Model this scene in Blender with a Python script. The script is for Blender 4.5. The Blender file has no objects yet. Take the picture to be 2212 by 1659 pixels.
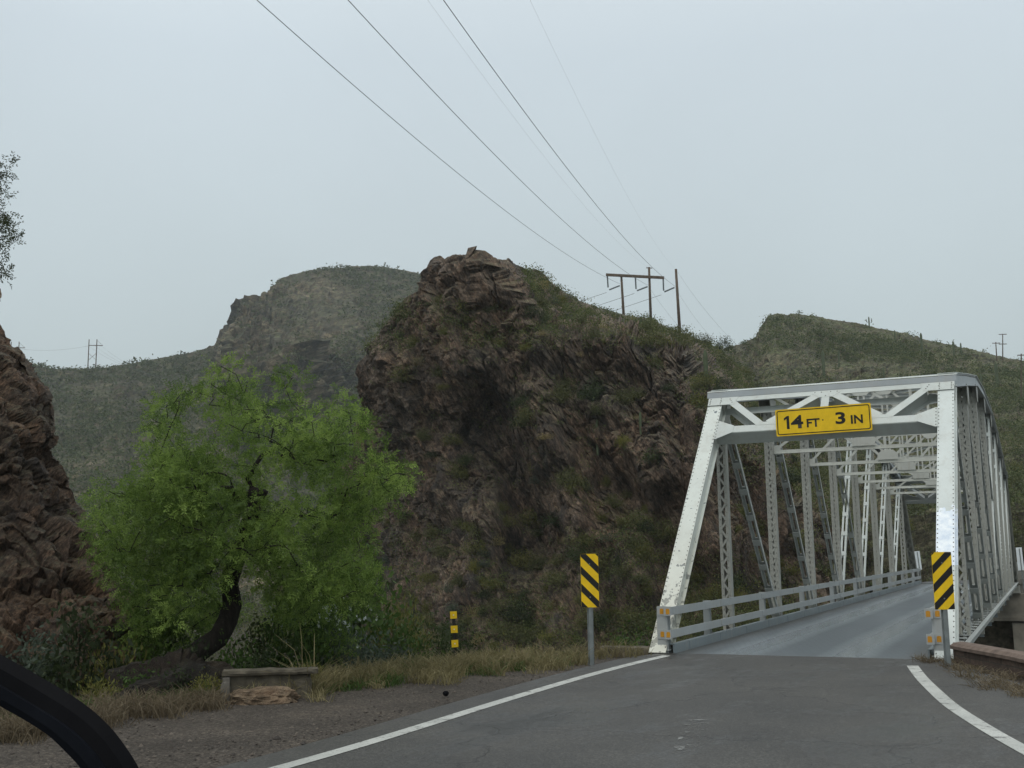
import bpy, bmesh, math, random
import numpy as np
from mathutils import Vector, Matrix
from mathutils.bvhtree import BVHTree

R = math.radians
rnd = random.Random(7)
rng = np.random.default_rng(11)
SC = bpy.context.scene
COL = SC.collection

# ------------------------------------------------------------------ camera
FPX, PITCH, ROLL, CAMH = 2853.0, 0.1513, -0.0137, 1.824       # solved from the bridge (2592 px wide photo)
cam_d = bpy.data.cameras.new('camera')
cam = bpy.data.objects.new('camera', cam_d)
COL.objects.link(cam)
SC.camera = cam
cam_d.sensor_width = 36.0
cam_d.lens = FPX / 2592 * 36
cam_d.clip_start = 0.05
cam_d.clip_end = 6000
_R0 = np.array([1.0, 0, 0])
_F = np.array([0, math.cos(PITCH), math.sin(PITCH)])
_U0 = np.array([0, -math.sin(PITCH), math.cos(PITCH)])
_c, _s = math.cos(ROLL), math.sin(ROLL)
RT = _c * _R0 + _s * _U0
UP = -_s * _R0 + _c * _U0
CAM = np.array([0, 0, CAMH])
cam.matrix_world = Matrix(((RT[0], UP[0], -_F[0], 0), (RT[1], UP[1], -_F[1], 0),
                           (RT[2], UP[2], -_F[2], CAMH), (0, 0, 0, 1)))
FD = FPX * 2212 / 2592                                         # focal length in the 2212-wide survey pixels

# ------------------------------------------------------------------ sky, sun, exposure
SUN_EL, SUN_AZ = R(52), R(205)
world = bpy.data.worlds.new('World')
SC.world = world
world.use_nodes = True
wn = world.node_tree
bgn = wn.nodes['Background']
sky = wn.nodes.new('ShaderNodeTexSky')
sky.sky_type = 'NISHITA'
sky.sun_disc = False
sky.sun_elevation = SUN_EL
sky.sun_rotation = SUN_AZ
sky.air_density = 2.0
sky.dust_density = 6.0
# an even overcast: the clear sky is mostly covered by a grey cloud deck, brighter overhead
tc = wn.nodes.new('ShaderNodeTexCoord')
sep = wn.nodes.new('ShaderNodeSeparateXYZ')
wn.links.new(tc.outputs['Generated'], sep.inputs[0])
ramp = wn.nodes.new('ShaderNodeValToRGB')
ramp.color_ramp.elements[0].position = 0.0
ramp.color_ramp.elements[0].color = (4.82, 5.66, 5.74, 1)
ramp.color_ramp.elements[1].position = 1.0
ramp.color_ramp.elements[1].color = (12.4, 13.0, 13.0, 1)
e = ramp.color_ramp.elements.new(0.42)
e.color = (6.2, 7.0, 7.55, 1)
wn.links.new(sep.outputs['Z'], ramp.inputs[0])
cn = wn.nodes.new('ShaderNodeTexNoise')
cn.inputs['Scale'].default_value = 2.2
cn.inputs['Detail'].default_value = 5
wn.links.new(tc.outputs['Generated'], cn.inputs['Vector'])
cr = wn.nodes.new('ShaderNodeMapRange')
cr.inputs['To Min'].default_value = 0.88
cr.inputs['To Max'].default_value = 1.12
wn.links.new(cn.outputs['Fac'], cr.inputs['Value'])
cm = wn.nodes.new('ShaderNodeMix')
cm.data_type = 'RGBA'
cm.blend_type = 'MULTIPLY'
cm.inputs['Factor'].default_value = 1
wn.links.new(ramp.outputs[0], cm.inputs[6])
wn.links.new(cr.outputs[0], cm.inputs[7])
mx = wn.nodes.new('ShaderNodeMix')
mx.data_type = 'RGBA'
mx.inputs['Factor'].default_value = 0.92
wn.links.new(sky.outputs[0], mx.inputs[6])
wn.links.new(cm.outputs[2], mx.inputs[7])
wn.links.new(mx.outputs[2], bgn.inputs['Color'])
bgn.inputs['Strength'].default_value = 0.108
sun_d = bpy.data.lights.new('sun', 'SUN')
sun_d.energy = 0.7
sun_d.angle = R(25)
sun_d.color = (1.0, 0.97, 0.92)
sun = bpy.data.objects.new('sun', sun_d)
COL.objects.link(sun)
_sd = Vector((math.sin(SUN_AZ) * math.cos(SUN_EL), math.cos(SUN_AZ) * math.cos(SUN_EL), math.sin(SUN_EL)))
sun.rotation_euler = _sd.to_track_quat('Z', 'Y').to_euler()
SC.view_settings.view_transform = 'Standard'
SC.view_settings.look = 'None'
SC.view_settings.exposure = 0.0
SC.view_settings.gamma = 1.0
SC.cycles.max_bounces = 6
SC.cycles.diffuse_bounces = 3
SC.cycles.glossy_bounces = 3
SC.cycles.transparent_max_bounces = 8
SC.cycles.volume_bounces = 0


# ------------------------------------------------------------------ helpers: survey pixels, noise
def ray(x, y):
    """direction (forward depth 1) of a point of the 2212x1659 survey picture; arrays allowed"""
    x = np.asarray(x, float)[..., None]
    y = np.asarray(y, float)[..., None]
    return (x - 1106) / FD * RT - (y - 829.5) / FD * UP + _F


def P(x, y, d):
    return CAM + ray(x, y) * np.asarray(d, float)[..., None]


def G(x, y, z=0.0):
    r = ray(x, y)
    return CAM + r * ((z - CAMH) / r[..., 2:3])


def px_of(p):
    """world points -> survey pixels"""
    d = np.asarray(p, float) - CAM
    z = d @ _F
    return 1106 + FD * (d @ RT) / z, 829.5 - FD * (d @ UP) / z, z


def h3(ix, iy, iz, s=0):
    v = (ix.astype(np.int64) * 374761393 + iy.astype(np.int64) * 668265263 + iz.astype(np.int64) * 2147483647 + s * 974634277) & 0xFFFFFFFF
    v = ((v ^ (v >> 13)) * 1274126177) & 0xFFFFFFFF
    v = ((v ^ (v >> 16)) * 2246822519) & 0xFFFFFFFF
    v = v ^ (v >> 15)
    return (v & 0xFFFFFF) / float(0x1000000)


def vn(p, s=0):
    i = np.floor(p)
    f = p - i
    f = f * f * (3 - 2 * f)
    i = i.astype(np.int64)
    o = 0
    for a in (0, 1):
        for b in (0, 1):
            for c in (0, 1):
                w = (f[:, 0] if a else 1 - f[:, 0]) * (f[:, 1] if b else 1 - f[:, 1]) * (f[:, 2] if c else 1 - f[:, 2])
                o = o + w * h3(i[:, 0] + a, i[:, 1] + b, i[:, 2] + c, s)
    return o * 2 - 1


def fbm(p, octv=4, s=0, gain=0.5):
    o, a = 0, 1.0
    for k in range(octv):
        o = o + a * vn(p * 2.0 ** k + 17.3 * k, s + k)
        a *= gain
    return o


def worley(p, s=0):
    """F1, F2, per-cell random, blocky facet height"""
    i = np.floor(p).astype(np.int64)
    n = len(p)
    f1 = np.full(n, 9.0)
    f2 = np.full(n, 9.0)
    cid = np.zeros(n)
    fac = np.zeros(n)
    for a in (-1, 0, 1):
        for b in (-1, 0, 1):
            for c in (-1, 0, 1):
                x, y, z = i[:, 0] + a, i[:, 1] + b, i[:, 2] + c
                r1, r2, r3 = h3(x, y, z, s), h3(x, y, z, s + 1), h3(x, y, z, s + 2)
                d = np.stack((x + r1, y + r2, z + r3), 1) - p
                q = (d * d).sum(1)
                m = q < f1
                f2 = np.where(m, f1, np.minimum(f2, q))
                t = (h3(x, y, z, s + 3) * 2 - 1)
                g = d[:, 0] * (h3(x, y, z, s + 4) * 2 - 1) + d[:, 1] * (h3(x, y, z, s + 5) * 2 - 1) + d[:, 2] * (h3(x, y, z, s + 6) * 2 - 1)
                f1 = np.where(m, q, f1)
                cid = np.where(m, h3(x, y, z, s + 7), cid)
                fac = np.where(m, t + 1.0 * g, fac)
    return np.sqrt(f1), np.sqrt(f2), cid, fac


def tag(o, label=None, cat=None, group=None, kind=None):
    if label:
        o['label'] = label
    if cat:
        o['category'] = cat
    if group:
        o['group'] = group
    if kind:
        o['kind'] = kind
    return o


def empty(name, loc=(0, 0, 0), rz=0.0):
    o = bpy.data.objects.new(name, None)
    o.empty_display_size = 0.2
    o.location = loc
    o.rotation_euler = (0, 0, rz)
    COL.objects.link(o)
    return o


def npmesh(name, V, F, m=None, smooth=False, tint=None):
    """fast mesh from arrays: V (n,3), F (k,4) or (k,3); tint = per-vertex float stored as an attribute"""
    V = np.asarray(V, np.float32)
    F = np.asarray(F, np.int32)
    me = bpy.data.meshes.new(name)
    k = F.shape[1]
    me.vertices.add(len(V))
    me.vertices.foreach_set('co', V.ravel())
    me.loops.add(F.size)
    me.loops.foreach_set('vertex_index', F.ravel())
    me.polygons.add(len(F))
    me.polygons.foreach_set('loop_start', np.arange(0, F.size, k, dtype=np.int32))
    me.polygons.foreach_set('loop_total', np.full(len(F), k, np.int32))
    me.polygons.foreach_set('use_smooth', np.full(len(F), bool(smooth)))
    if tint is not None:
        at = me.attributes.new('tint', 'FLOAT', 'POINT')
        at.data.foreach_set('value', np.asarray(tint, np.float32))
    me.update(calc_edges=True)
    if m:
        me.materials.append(m)
    return me


def mesh_obj(name, me, parent=None, loc=(0, 0, 0)):
    o = bpy.data.objects.new(name, me)
    o.location = loc
    COL.objects.link(o)
    if parent is not None:
        o.parent = parent
    return o


class MB:
    """collects boxes, bars, tubes and builds ONE mesh object"""
    def __init__(self):
        self.v, self.f, self.mi = [], [], []

    def poly(self, pts, faces, mi=0):
        b = len(self.v)
        self.v += [tuple(p) for p in pts]
        self.f += [tuple(b + i for i in f) for f in faces]
        self.mi += [mi] * len(faces)

    def box(self, c, s, mi=0):
        x, y, z = c
        a, b, d = s[0] / 2, s[1] / 2, s[2] / 2
        p = [(x - a, y - b, z - d), (x + a, y - b, z - d), (x + a, y + b, z - d), (x - a, y + b, z - d),
             (x - a, y - b, z + d), (x + a, y - b, z + d), (x + a, y + b, z + d), (x - a, y + b, z + d)]
        self.poly(p, [(0, 3, 2, 1), (4, 5, 6, 7), (0, 1, 5, 4), (1, 2, 6, 5), (2, 3, 7, 6), (3, 0, 4, 7)], mi)

    def bar(self, a, b, w, h, up=(0, 0, 1), off=(0, 0), mi=0):
        """bar from a to b; w across (side), h along up"""
        a, b = Vector(a), Vector(b)
        d = (b - a).normalized()
        u = Vector(up)
        sd = d.cross(u)
        if sd.length < 1e-5:
            sd = d.cross(Vector((1, 0, 0)))
        sd.normalize()
        u = sd.cross(d).normalized()
        o = sd * off[0] + u * off[1]
        p = []
        for q in (a, b):
            for i, j in ((-1, -1), (1, -1), (1, 1), (-1, 1)):
                p.append(q + o + sd * (w / 2 * i) + u * (h / 2 * j))
        self.poly(p, [(0, 1, 2, 3), (7, 6, 5, 4), (0, 4, 5, 1), (1, 5, 6, 2), (2, 6, 7, 3), (3, 7, 4, 0)], mi)

    def tube(self, pts, rad, n=8, mi=0, cap=True):
        pts = [Vector(p) for p in pts]
        if not hasattr(rad, '__len__'):
            rad = [rad] * len(pts)
        b = len(self.v)
        ref = Vector((0.3, 0.2, 1)).normalized()
        for i, p in enumerate(pts):
            d = (pts[min(i + 1, len(pts) - 1)] - pts[max(i - 1, 0)])
            d = d.normalized() if d.length > 1e-9 else Vector((0, 0, 1))
            s = d.cross(ref)
            if s.length < 1e-3:
                s = d.cross(Vector((1, 0, 0)))
            s.normalize()
            u = s.cross(d)
            for k in range(n):
                a = 2 * math.pi * k / n
                self.v.append(tuple(p + (s * math.cos(a) + u * math.sin(a)) * rad[i]))
        for i in range(len(pts) - 1):
            for k in range(n):
                k2 = (k + 1) % n
                self.f.append((b + i * n + k, b + i * n + k2, b + (i + 1) * n + k2, b + (i + 1) * n + k))
                self.mi.append(mi)
        if cap:
            self.f.append(tuple(b + k for k in range(n - 1, -1, -1)))
            self.f.append(tuple(b + (len(pts) - 1) * n + k for k in range(n)))
            self.mi += [mi, mi]

    def rivet(self, c, n, r=0.017, h=0.012, mi=0):
        n = Vector(n).normalized()
        s = n.orthogonal().normalized()
        u = n.cross(s)
        c = Vector(c)
        b = len(self.v)
        for rr, hh in ((r, 0), (r * 0.7, h)):
            for k in range(6):
                a = k * math.pi / 3
                self.v.append(tuple(c + n * hh + (s * math.cos(a) + u * math.sin(a)) * rr))
        for k in range(6):
            k2 = (k + 1) % 6
            self.f.append((b + k, b + k2, b + 6 + k2, b + 6 + k))
        self.f.append(tuple(b + 6 + k for k in range(6)))
        self.mi += [mi] * 7

    def build(self, name, m, parent=None, smooth=False, loc=(0, 0, 0)):
        me = bpy.data.meshes.new(name)
        me.from_pydata(self.v, [], self.f)
        for x in (m if isinstance(m, (list, tuple)) else [m]):
            me.materials.append(x)
        me.polygons.foreach_set('material_index', self.mi)
        if smooth:
            me.polygons.foreach_set('use_smooth', [True] * len(self.f))
        me.update()
        return mesh_obj(name, me, parent, loc)


# ------------------------------------------------------------------ materials
class NT:
    def __init__(self, name, rough=0.8, spec=0.3, metal=0.0):
        self.m = bpy.data.materials.new(name)
        self.m.use_nodes = True
        self.t = self.m.node_tree
        self.b = self.t.nodes['Principled BSDF']
        self.b.inputs['Roughness'].default_value = rough
        self.b.inputs['Specular IOR Level'].default_value = spec
        self.b.inputs['Metallic'].default_value = metal
        self.co = self.t.nodes.new('ShaderNodeTexCoord')

    def n(self, t, **k):
        x = self.t.nodes.new(t)
        for a, v in k.items():
            setattr(x, a, v)
        return x

    def ln(self, a, b):
        self.t.links.new(a, b)

    def vec(self, scale=(1, 1, 1), rot=(0, 0, 0), out='Object'):
        mr = self.n('ShaderNodeMapping')                  # turn first, then stretch
        mr.inputs['Rotation'].default_value = rot
        self.ln(self.co.outputs[out], mr.inputs['Vector'])
        mp = self.n('ShaderNodeMapping')
        mp.inputs['Scale'].default_value = scale
        self.ln(mr.outputs[0], mp.inputs['Vector'])
        return mp.outputs[0]

    def noise(self, scale, detail=6, rough=0.6, vec=None, dist=0.0):
        x = self.n('ShaderNodeTexNoise')
        x.inputs['Scale'].default_value = scale
        x.inputs['Detail'].default_value = detail
        x.inputs['Roughness'].default_value = rough
        x.inputs['Distortion'].default_value = dist
        self.ln(vec if vec is not None else self.co.outputs['Object'], x.inputs['Vector'])
        return x.outputs['Fac']

    def ramp(self, fac, stops, const=False):
        x = self.n('ShaderNodeValToRGB')
        el = x.color_ramp.elements
        while len(el) < len(stops):
            el.new(0.5)
        for k, (p, c) in enumerate(stops):
            el[k].position = p
            c = c if hasattr(c, '__len__') else (c, c, c)
            el[k].color = (*c, 1)
        if const:
            x.color_ramp.interpolation = 'CONSTANT'
        self.ln(fac, x.inputs[0])
        return x.outputs[0]

    def mix(self, fac, a, b, mode='MIX'):
        x = self.n('ShaderNodeMix', data_type='RGBA', blend_type=mode)
        for sock, v in ((x.inputs['Factor'], fac), (x.inputs[6], a), (x.inputs[7], b)):
            if isinstance(v, (int, float)):
                sock.default_value = v
            elif isinstance(v, tuple):
                sock.default_value = (*v, 1)
            else:
                self.ln(v, sock)
        return x.outputs[2]

    def math(self, op, a, b=0.0):
        x = self.n('ShaderNodeMath', operation=op)
        for sock, v in ((x.inputs[0], a), (x.inputs[1], b)):
            if isinstance(v, (int, float)):
                sock.default_value = v
            else:
                self.ln(v, sock)
        return x.outputs[0]

    def attr(self, name):
        x = self.n('ShaderNodeAttribute')
        x.attribute_name = name
        return x.outputs['Fac']

    def bump(self, h, strength=0.5, dist=0.1):
        x = self.n('ShaderNodeBump')
        x.inputs['Strength'].default_value = strength
        x.inputs['Distance'].default_value = dist
        self.ln(h, x.inputs['Height'])
        self.ln(x.outputs[0], self.b.inputs['Normal'])

    def base(self, c):
        if isinstance(c, tuple):
            self.b.inputs['Base Color'].default_value = (*c, 1)
        else:
            self.ln(c, self.b.inputs['Base Color'])
        return self


def plain(name, c, rough=0.6, var=0.25, scale=8, spec=0.3, metal=0.0):
    t = NT(name, rough, spec, metal)
    f = t.noise(scale, 5)
    lo = tuple(x * (1 - var) for x in c)
    hi = tuple(min(1, x * (1 + var)) for x in c)
    t.base(t.ramp(f, [(0.3, lo), (0.7, hi)]))
    return t.m


def rock_mat(name, dark, mid, red, pale, soil, sc=1.0, strata=(0, R(38), 0), veg=0.5, rough=0.75):
    t = NT(name, rough, 0.35)
    v = t.vec((0.42 * sc, 0.6 * sc, 1.5 * sc), strata)
    a = t.noise(0.35, 8, 0.65, v, 0.6)
    b = t.noise(0.11 * sc, 5, 0.55)
    c = t.ramp(a, [(0.30, dark), (0.45, mid), (0.58, red), (0.72, pale)])
    tint = t.attr('tint')
    c2 = t.ramp(tint, [(0.0, dark), (0.35, mid), (0.62, red), (0.86, mid), (1.0, pale)])
    c = t.mix(0.55, c, c2)
    big = t.ramp(b, [(0.40, 0.0), (0.62, 1.0)])
    c = t.mix(t.math('MULTIPLY', big, 0.42), c, dark)
    pl = t.ramp(t.noise(0.07 * sc, 3, 0.5, t.vec((1, 1, 1), (0.4, 0.2, 0.7))), [(0.56, 0.0), (0.68, 1.0)])
    c = t.mix(t.math('MULTIPLY', pl, 0.55), c, pale)
    f = t.noise(2.6 * sc, 10, 0.72, v)
    c = t.mix(1.0, c, t.ramp(f, [(0.28, 0.28), (0.5, 0.92), (0.7, 1.95)]), 'MULTIPLY')
    g = t.n('ShaderNodeNewGeometry')
    sx = t.n('ShaderNodeSeparateXYZ')
    t.ln(g.outputs['Normal'], sx.inputs[0])
    flat = t.ramp(sx.outputs['Z'], [(0.38, 0.0), (0.75, 1.0)])
    patch = t.ramp(t.noise(0.5 * sc, 6, 0.6), [(0.36, 0.0), (0.58, 1.0)])
    c = t.mix(t.math('MULTIPLY', t.math('MULTIPLY', flat, patch), veg), c, soil)
    f3 = t.noise(0.9 * sc, 7, 0.7, t.vec((1, 1, 0.55), (0.3, R(-25), 0.9)))
    c = t.mix(1.0, c, t.ramp(f3, [(0.32, 0.45), (0.5, 0.95), (0.68, 1.6)]), 'MULTIPLY')
    f4 = t.noise(5.5 * sc, 4, 0.8, v)
    c = t.mix(1.0, c, t.ramp(f4, [(0.34, 0.35), (0.5, 1.0), (0.66, 1.9)]), 'MULTIPLY')
    gp = t.ramp(t.noise(0.22 * sc, 7, 0.7, t.vec((1.2, 1, 0.7), (0.2, R(-40), 0.5))), [(0.56, 0.0), (0.62, 1.0)])
    c = t.mix(t.math('MULTIPLY', gp, 0.6), c, t.mix(1.0, dark, t.ramp(f, [(0.3, 0.8), (0.7, 2.4)]), 'MULTIPLY'))
    t.base(c)
    hgt = t.math('ADD', t.noise(1.4 * sc, 9, 0.7, v), t.math('MULTIPLY', f, 0.5))
    t.bump(t.math('ADD', hgt, t.math('MULTIPLY', f4, 0.3)), 1.0, 0.42 / sc)
    return t.m


M_ROCK = rock_mat('dark_brown_rock', (0.028, 0.025, 0.023), (0.100, 0.072, 0.051), (0.155, 0.097, 0.062), (0.30, 0.222, 0.165), (0.115, 0.106, 0.050), 1.0, (0, R(-60), 0))
M_RED = rock_mat('red_brown_rock', (0.034, 0.026, 0.021), (0.105, 0.068, 0.045), (0.190, 0.108, 0.062), (0.22, 0.170, 0.120), (0.090, 0.084, 0.046), 2.0, (0.2, R(60), 0.3), 0.55)
M_HILL = rock_mat('scrubby_hillside', (0.032, 0.028, 0.020), (0.074, 0.061, 0.037), (0.100, 0.074, 0.042), (0.19, 0.150, 0.095), (0.060, 0.066, 0.027), 0.30, (0.1, R(20), 0.2), 0.75, 0.9)
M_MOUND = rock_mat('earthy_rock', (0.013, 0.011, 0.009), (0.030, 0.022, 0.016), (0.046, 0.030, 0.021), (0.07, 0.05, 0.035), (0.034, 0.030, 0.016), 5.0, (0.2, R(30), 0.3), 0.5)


def paint_mat(name, base=(0.70, 0.73, 0.70), rust=0.35, chips=False, patch=False, rough=0.42):
    t = NT(name, rough, 0.45)
    n1 = t.noise(0.9, 6, 0.6)
    c = t.ramp(n1, [(0.3, tuple(x * 0.82 for x in base)), (0.7, base)])
    grime = t.ramp(t.noise(5.5, 8, 0.7, t.vec((1, 1, 0.25))), [(0.5, 0.0), (0.78, 1.0)])
    c = t.mix(t.math('MULTIPLY', grime, 0.45), c, (0.36, 0.33, 0.27))
    rs = t.ramp(t.noise(3.1, 9, 0.75, t.vec((1.4, 1.4, 0.8))), [(0.64, 0.0), (0.74, 1.0)])
    c = t.mix(t.math('MULTIPLY', rs, rust), c, (0.23, 0.11, 0.05))
    sx = t.n('ShaderNodeSeparateXYZ')
    t.ln(t.co.outputs['Object'], sx.inputs[0])
    run = t.ramp(t.noise(2.2, 7, 0.7, t.vec((5.0, 5.0, 0.45))), [(0.62, 0.0), (0.75, 1.0)])
    c = t.mix(t.math('MULTIPLY', run, rust * 0.8), c, (0.27, 0.16, 0.085))
    if chips:
        zone = t.ramp(sx.outputs['Z'], [(0.75, 1.0), (1.0, 0.0)])
        mr = t.n('ShaderNodeMapRange')
        mr.inputs['From Min'].default_value = 0.7
        mr.inputs['From Max'].default_value = 1.9
        mr.inputs['To Min'].default_value = 0.085
        mr.inputs['To Max'].default_value = -0.06
        t.ln(sx.outputs['Z'], mr.inputs['Value'])
        ch = t.math('ADD', t.noise(6.5, 6, 0.62), mr.outputs[0])
        ch = t.ramp(ch, [(0.595, 0.0), (0.61, 1.0)])
        c = t.mix(t.math('MULTIPLY', ch, 0.92), c, (0.085, 0.115, 0.135))
        cream = t.n('ShaderNodeMapRange')
        cream.inputs['From Min'].default_value = 0.4
        cream.inputs['From Max'].default_value = 3.0
        cream.inputs['To Min'].default_value = 0.75
        cream.inputs['To Max'].default_value = 0.0
        t.ln(sx.outputs['Z'], cream.inputs['Value'])
        c = t.mix(cream.outputs[0], c, t.mix(0.5, c, (0.62, 0.56, 0.42)))
    if patch:                                              # a roller-painted repair patch on this post
        up = t.math('GREATER_THAN', sx.outputs['Z'], 1.55)
        dn = t.math('LESS_THAN', t.math('ADD', sx.outputs['Z'], t.math('MULTIPLY', t.noise(5, 4), 0.5)), 2.85)
        z = t.math('MULTIPLY', up, dn)
        c = t.mix(z, c, t.ramp(t.noise(6, 5), [(0.35, (0.62, 0.70, 0.80)), (0.65, (0.90, 0.93, 0.95))]))
    t.base(c)
    t.bump(t.noise(14, 4), 0.12, 0.02)
    return t.m


M_WHITE = paint_mat('white_bridge_paint', (0.54, 0.57, 0.54), 0.5)
M_CHIP = paint_mat('chipped_white_paint', (0.66, 0.69, 0.64), 0.35, chips=True)
M_PATCHED = paint_mat('patched_white_paint', (0.64, 0.68, 0.655), 0.3, patch=True)
M_GREY = paint_mat('weathered_shaded_paint', (0.38, 0.38, 0.34), 0.55)  # white paint greyed to carry the columns' shade in its colour, with rust
M_DULL = paint_mat('dull_shaded_paint', (0.44, 0.46, 0.44), 0.45)  # darker copy of the white paint; on the diagonals it holds painted shade
M_RAIL = paint_mat('rail_paint', (0.40, 0.42, 0.42), 0.75)
M_BLUEGREY = paint_mat('bare_grey_steel', (0.20, 0.235, 0.25), 0.15)


def asphalt():
    t = NT('asphalt', 0.5, 0.4)
    n = t.noise(0.55, 6, 0.6)
    c = t.ramp(n, [(0.3, (0.036, 0.034, 0.031)), (0.7, (0.061, 0.057, 0.050))])
    fine = t.n('ShaderNodeTexVoronoi')
    fine.inputs['Scale'].default_value = 55
    t.ln(t.co.outputs['Object'], fine.inputs['Vector'])
    spk = t.ramp(fine.outputs['Color'], [(0.05, 0.62), (0.6, 1.0), (0.95, 1.75)])
    c = t.mix(1.0, c, spk, 'MULTIPLY')
    # cracks: thin dark wandering lines
    vc = t.n('ShaderNodeTexVoronoi', feature='DISTANCE_TO_EDGE')
    vc.inputs['Scale'].default_value = 0.23
    wob = t.n('ShaderNodeVectorMath', operation='ADD')
    nz = t.n('ShaderNodeTexNoise')
    nz.inputs['Scale'].default_value = 1.6
    nz.inputs['Detail'].default_value = 6
    t.ln(t.co.outputs['Object'], nz.inputs['Vector'])
    t.ln(t.co.outputs['Object'], wob.inputs[0])
    t.ln(nz.outputs['Color'], wob.inputs[1])
    t.ln(wob.outputs[0], vc.inputs['Vector'])
    crack = t.ramp(vc.outputs['Distance'], [(0.0, 1.0), (0.0055, 0.0)])
    c = t.mix(t.math('MULTIPLY', crack, 0.65), c, (0.02, 0.02, 0.02))
    # damp stains
    wet = t.ramp(t.noise(0.42, 7, 0.7, t.vec((1.7, 0.7, 1), (0, 0, 0.5))), [(0.50, 0.0), (0.62, 1.0)])
    c = t.mix(t.math('MULTIPLY', wet, 0.6), c, (0.028, 0.027, 0.026))
    t.base(c)
    rr = t.ramp(wet, [(0, 0.62), (1, 0.30)])
    t.ln(rr, t.b.inputs['Roughness'])
    t.bump(t.math('ADD', t.math('MULTIPLY', fine.outputs['Distance'], 0.5), t.math('MULTIPLY', crack, -1.5)), 0.55, 0.012)
    return t.m


def gravel():
    t = NT('gravelly_ground', 0.9, 0.2)
    n = t.noise(0.7, 7, 0.65)
    c = t.ramp(n, [(0.3, (0.050, 0.042, 0.035)), (0.55, (0.082, 0.069, 0.057)), (0.75, (0.112, 0.091, 0.070))])
    v = t.n('ShaderNodeTexVoronoi')
    v.inputs['Scale'].default_value = 42
    t.ln(t.co.outputs['Object'], v.inputs['Vector'])
    c = t.mix(1.0, c, t.ramp(v.outputs['Color'], [(0.05, 0.5), (0.6, 1.0), (0.95, 1.8)]), 'MULTIPLY')
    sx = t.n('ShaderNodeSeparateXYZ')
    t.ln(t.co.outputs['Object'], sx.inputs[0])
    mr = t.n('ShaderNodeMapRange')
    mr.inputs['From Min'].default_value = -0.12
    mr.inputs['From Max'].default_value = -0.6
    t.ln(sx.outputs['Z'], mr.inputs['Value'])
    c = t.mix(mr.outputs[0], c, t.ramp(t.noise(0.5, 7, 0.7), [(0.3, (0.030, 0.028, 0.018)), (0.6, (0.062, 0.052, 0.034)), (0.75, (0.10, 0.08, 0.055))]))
    t.base(c)
    t.bump(v.outputs['Distance'], 0.8, 0.03)
    return t.m


def deck_mat():
    t = NT('wet_steel_deck', 0.34, 0.5, 0.35)
    br = t.n('ShaderNodeTexBrick')
    br.inputs['Scale'].default_value = 2.6
    br.inputs['Mortar Size'].default_value = 0.035
    br.inputs['Brick Width'].default_value = 0.5
    br.inputs['Row Height'].default_value = 0.25
    t.ln(t.vec((1, 1, 1), (0, 0, R(28))), br.inputs['Vector'])
    base = t.ramp(t.noise(0.5, 6, 0.6, t.vec((1, 0.25, 1))), [(0.3, (0.075, 0.092, 0.102)), (0.7, (0.15, 0.172, 0.19))])
    sx = t.n('ShaderNodeSeparateXYZ')
    t.ln(t.co.outputs['Object'], sx.inputs[0])
    # wheel paths polished along the deck
    ax = t.math('ABSOLUTE', t.math('ADD', sx.outputs['X'], t.math('MULTIPLY', t.noise(0.3, 3), 0.3)))
    path = t.math('ABSOLUTE', t.math('SUBTRACT', ax, 0.95))
    pr = t.ramp(path, [(0.12, 1.0), (0.55, 0.0)])
    c = t.mix(t.math('MULTIPLY', pr, 0.8), base, (0.33, 0.37, 0.40))
    c = t.mix(t.math('MULTIPLY', br.outputs['Fac'], 0.5), c, (0.055, 0.06, 0.065))
    seam = t.math('LESS_THAN', t.math('FRACT', t.math('MULTIPLY', sx.outputs['Y'], 1 / 2.556)), 0.013)
    c = t.mix(t.math('MULTIPLY', seam, 0.7), c, (0.03, 0.03, 0.03))
    er = t.n('ShaderNodeMapRange')
    er.inputs['From Min'].default_value = 1.95
    er.inputs['From Max'].default_value = 2.45
    t.ln(t.math('ADD', t.math('ABSOLUTE', sx.outputs['X']), t.math('MULTIPLY', t.noise(2.5, 6, 0.7), 0.6)), er.inputs['Value'])
    c = t.mix(t.math('MULTIPLY', er.outputs[0], 0.75), c, (0.072, 0.064, 0.052))
    stn = t.ramp(t.noise(1.3, 8, 0.75, t.vec((1, 0.4, 1))), [(0.55, 0.0), (0.68, 1.0)])
    c = t.mix(t.math('MULTIPLY', stn, 0.45), c, (0.07, 0.07, 0.066))
    t.base(c)
    t.ln(t.ramp(pr, [(0, 0.44), (1, 0.22)]), t.b.inputs['Roughness'])
    t.bump(t.math('MULTIPLY', br.outputs['Fac'], -1.0), 0.4, 0.012)
    return t.m


def line_mat(name, thr=0.36):
    t = NT(name, 0.55, 0.35)
    w = t.ramp(t.noise(3.2, 9, 0.75), [(thr - 0.05, 1.0), (thr + 0.03, 0.0)])
    n = t.ramp(t.noise(1.2, 6), [(0.3, (0.34, 0.345, 0.32)), (0.7, (0.50, 0.50, 0.465))])
    c = t.mix(w, n, (0.085, 0.08, 0.075))
    fine = t.n('ShaderNodeTexVoronoi')
    fine.inputs['Scale'].default_value = 60
    t.ln(t.co.outputs['Object'], fine.inputs['Vector'])
    c = t.mix(1.0, c, t.ramp(fine.outputs['Color'], [(0.02, 0.6), (0.3, 1.0), (1, 1.08)]), 'MULTIPLY')
    t.base(c)
    return t.m


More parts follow.
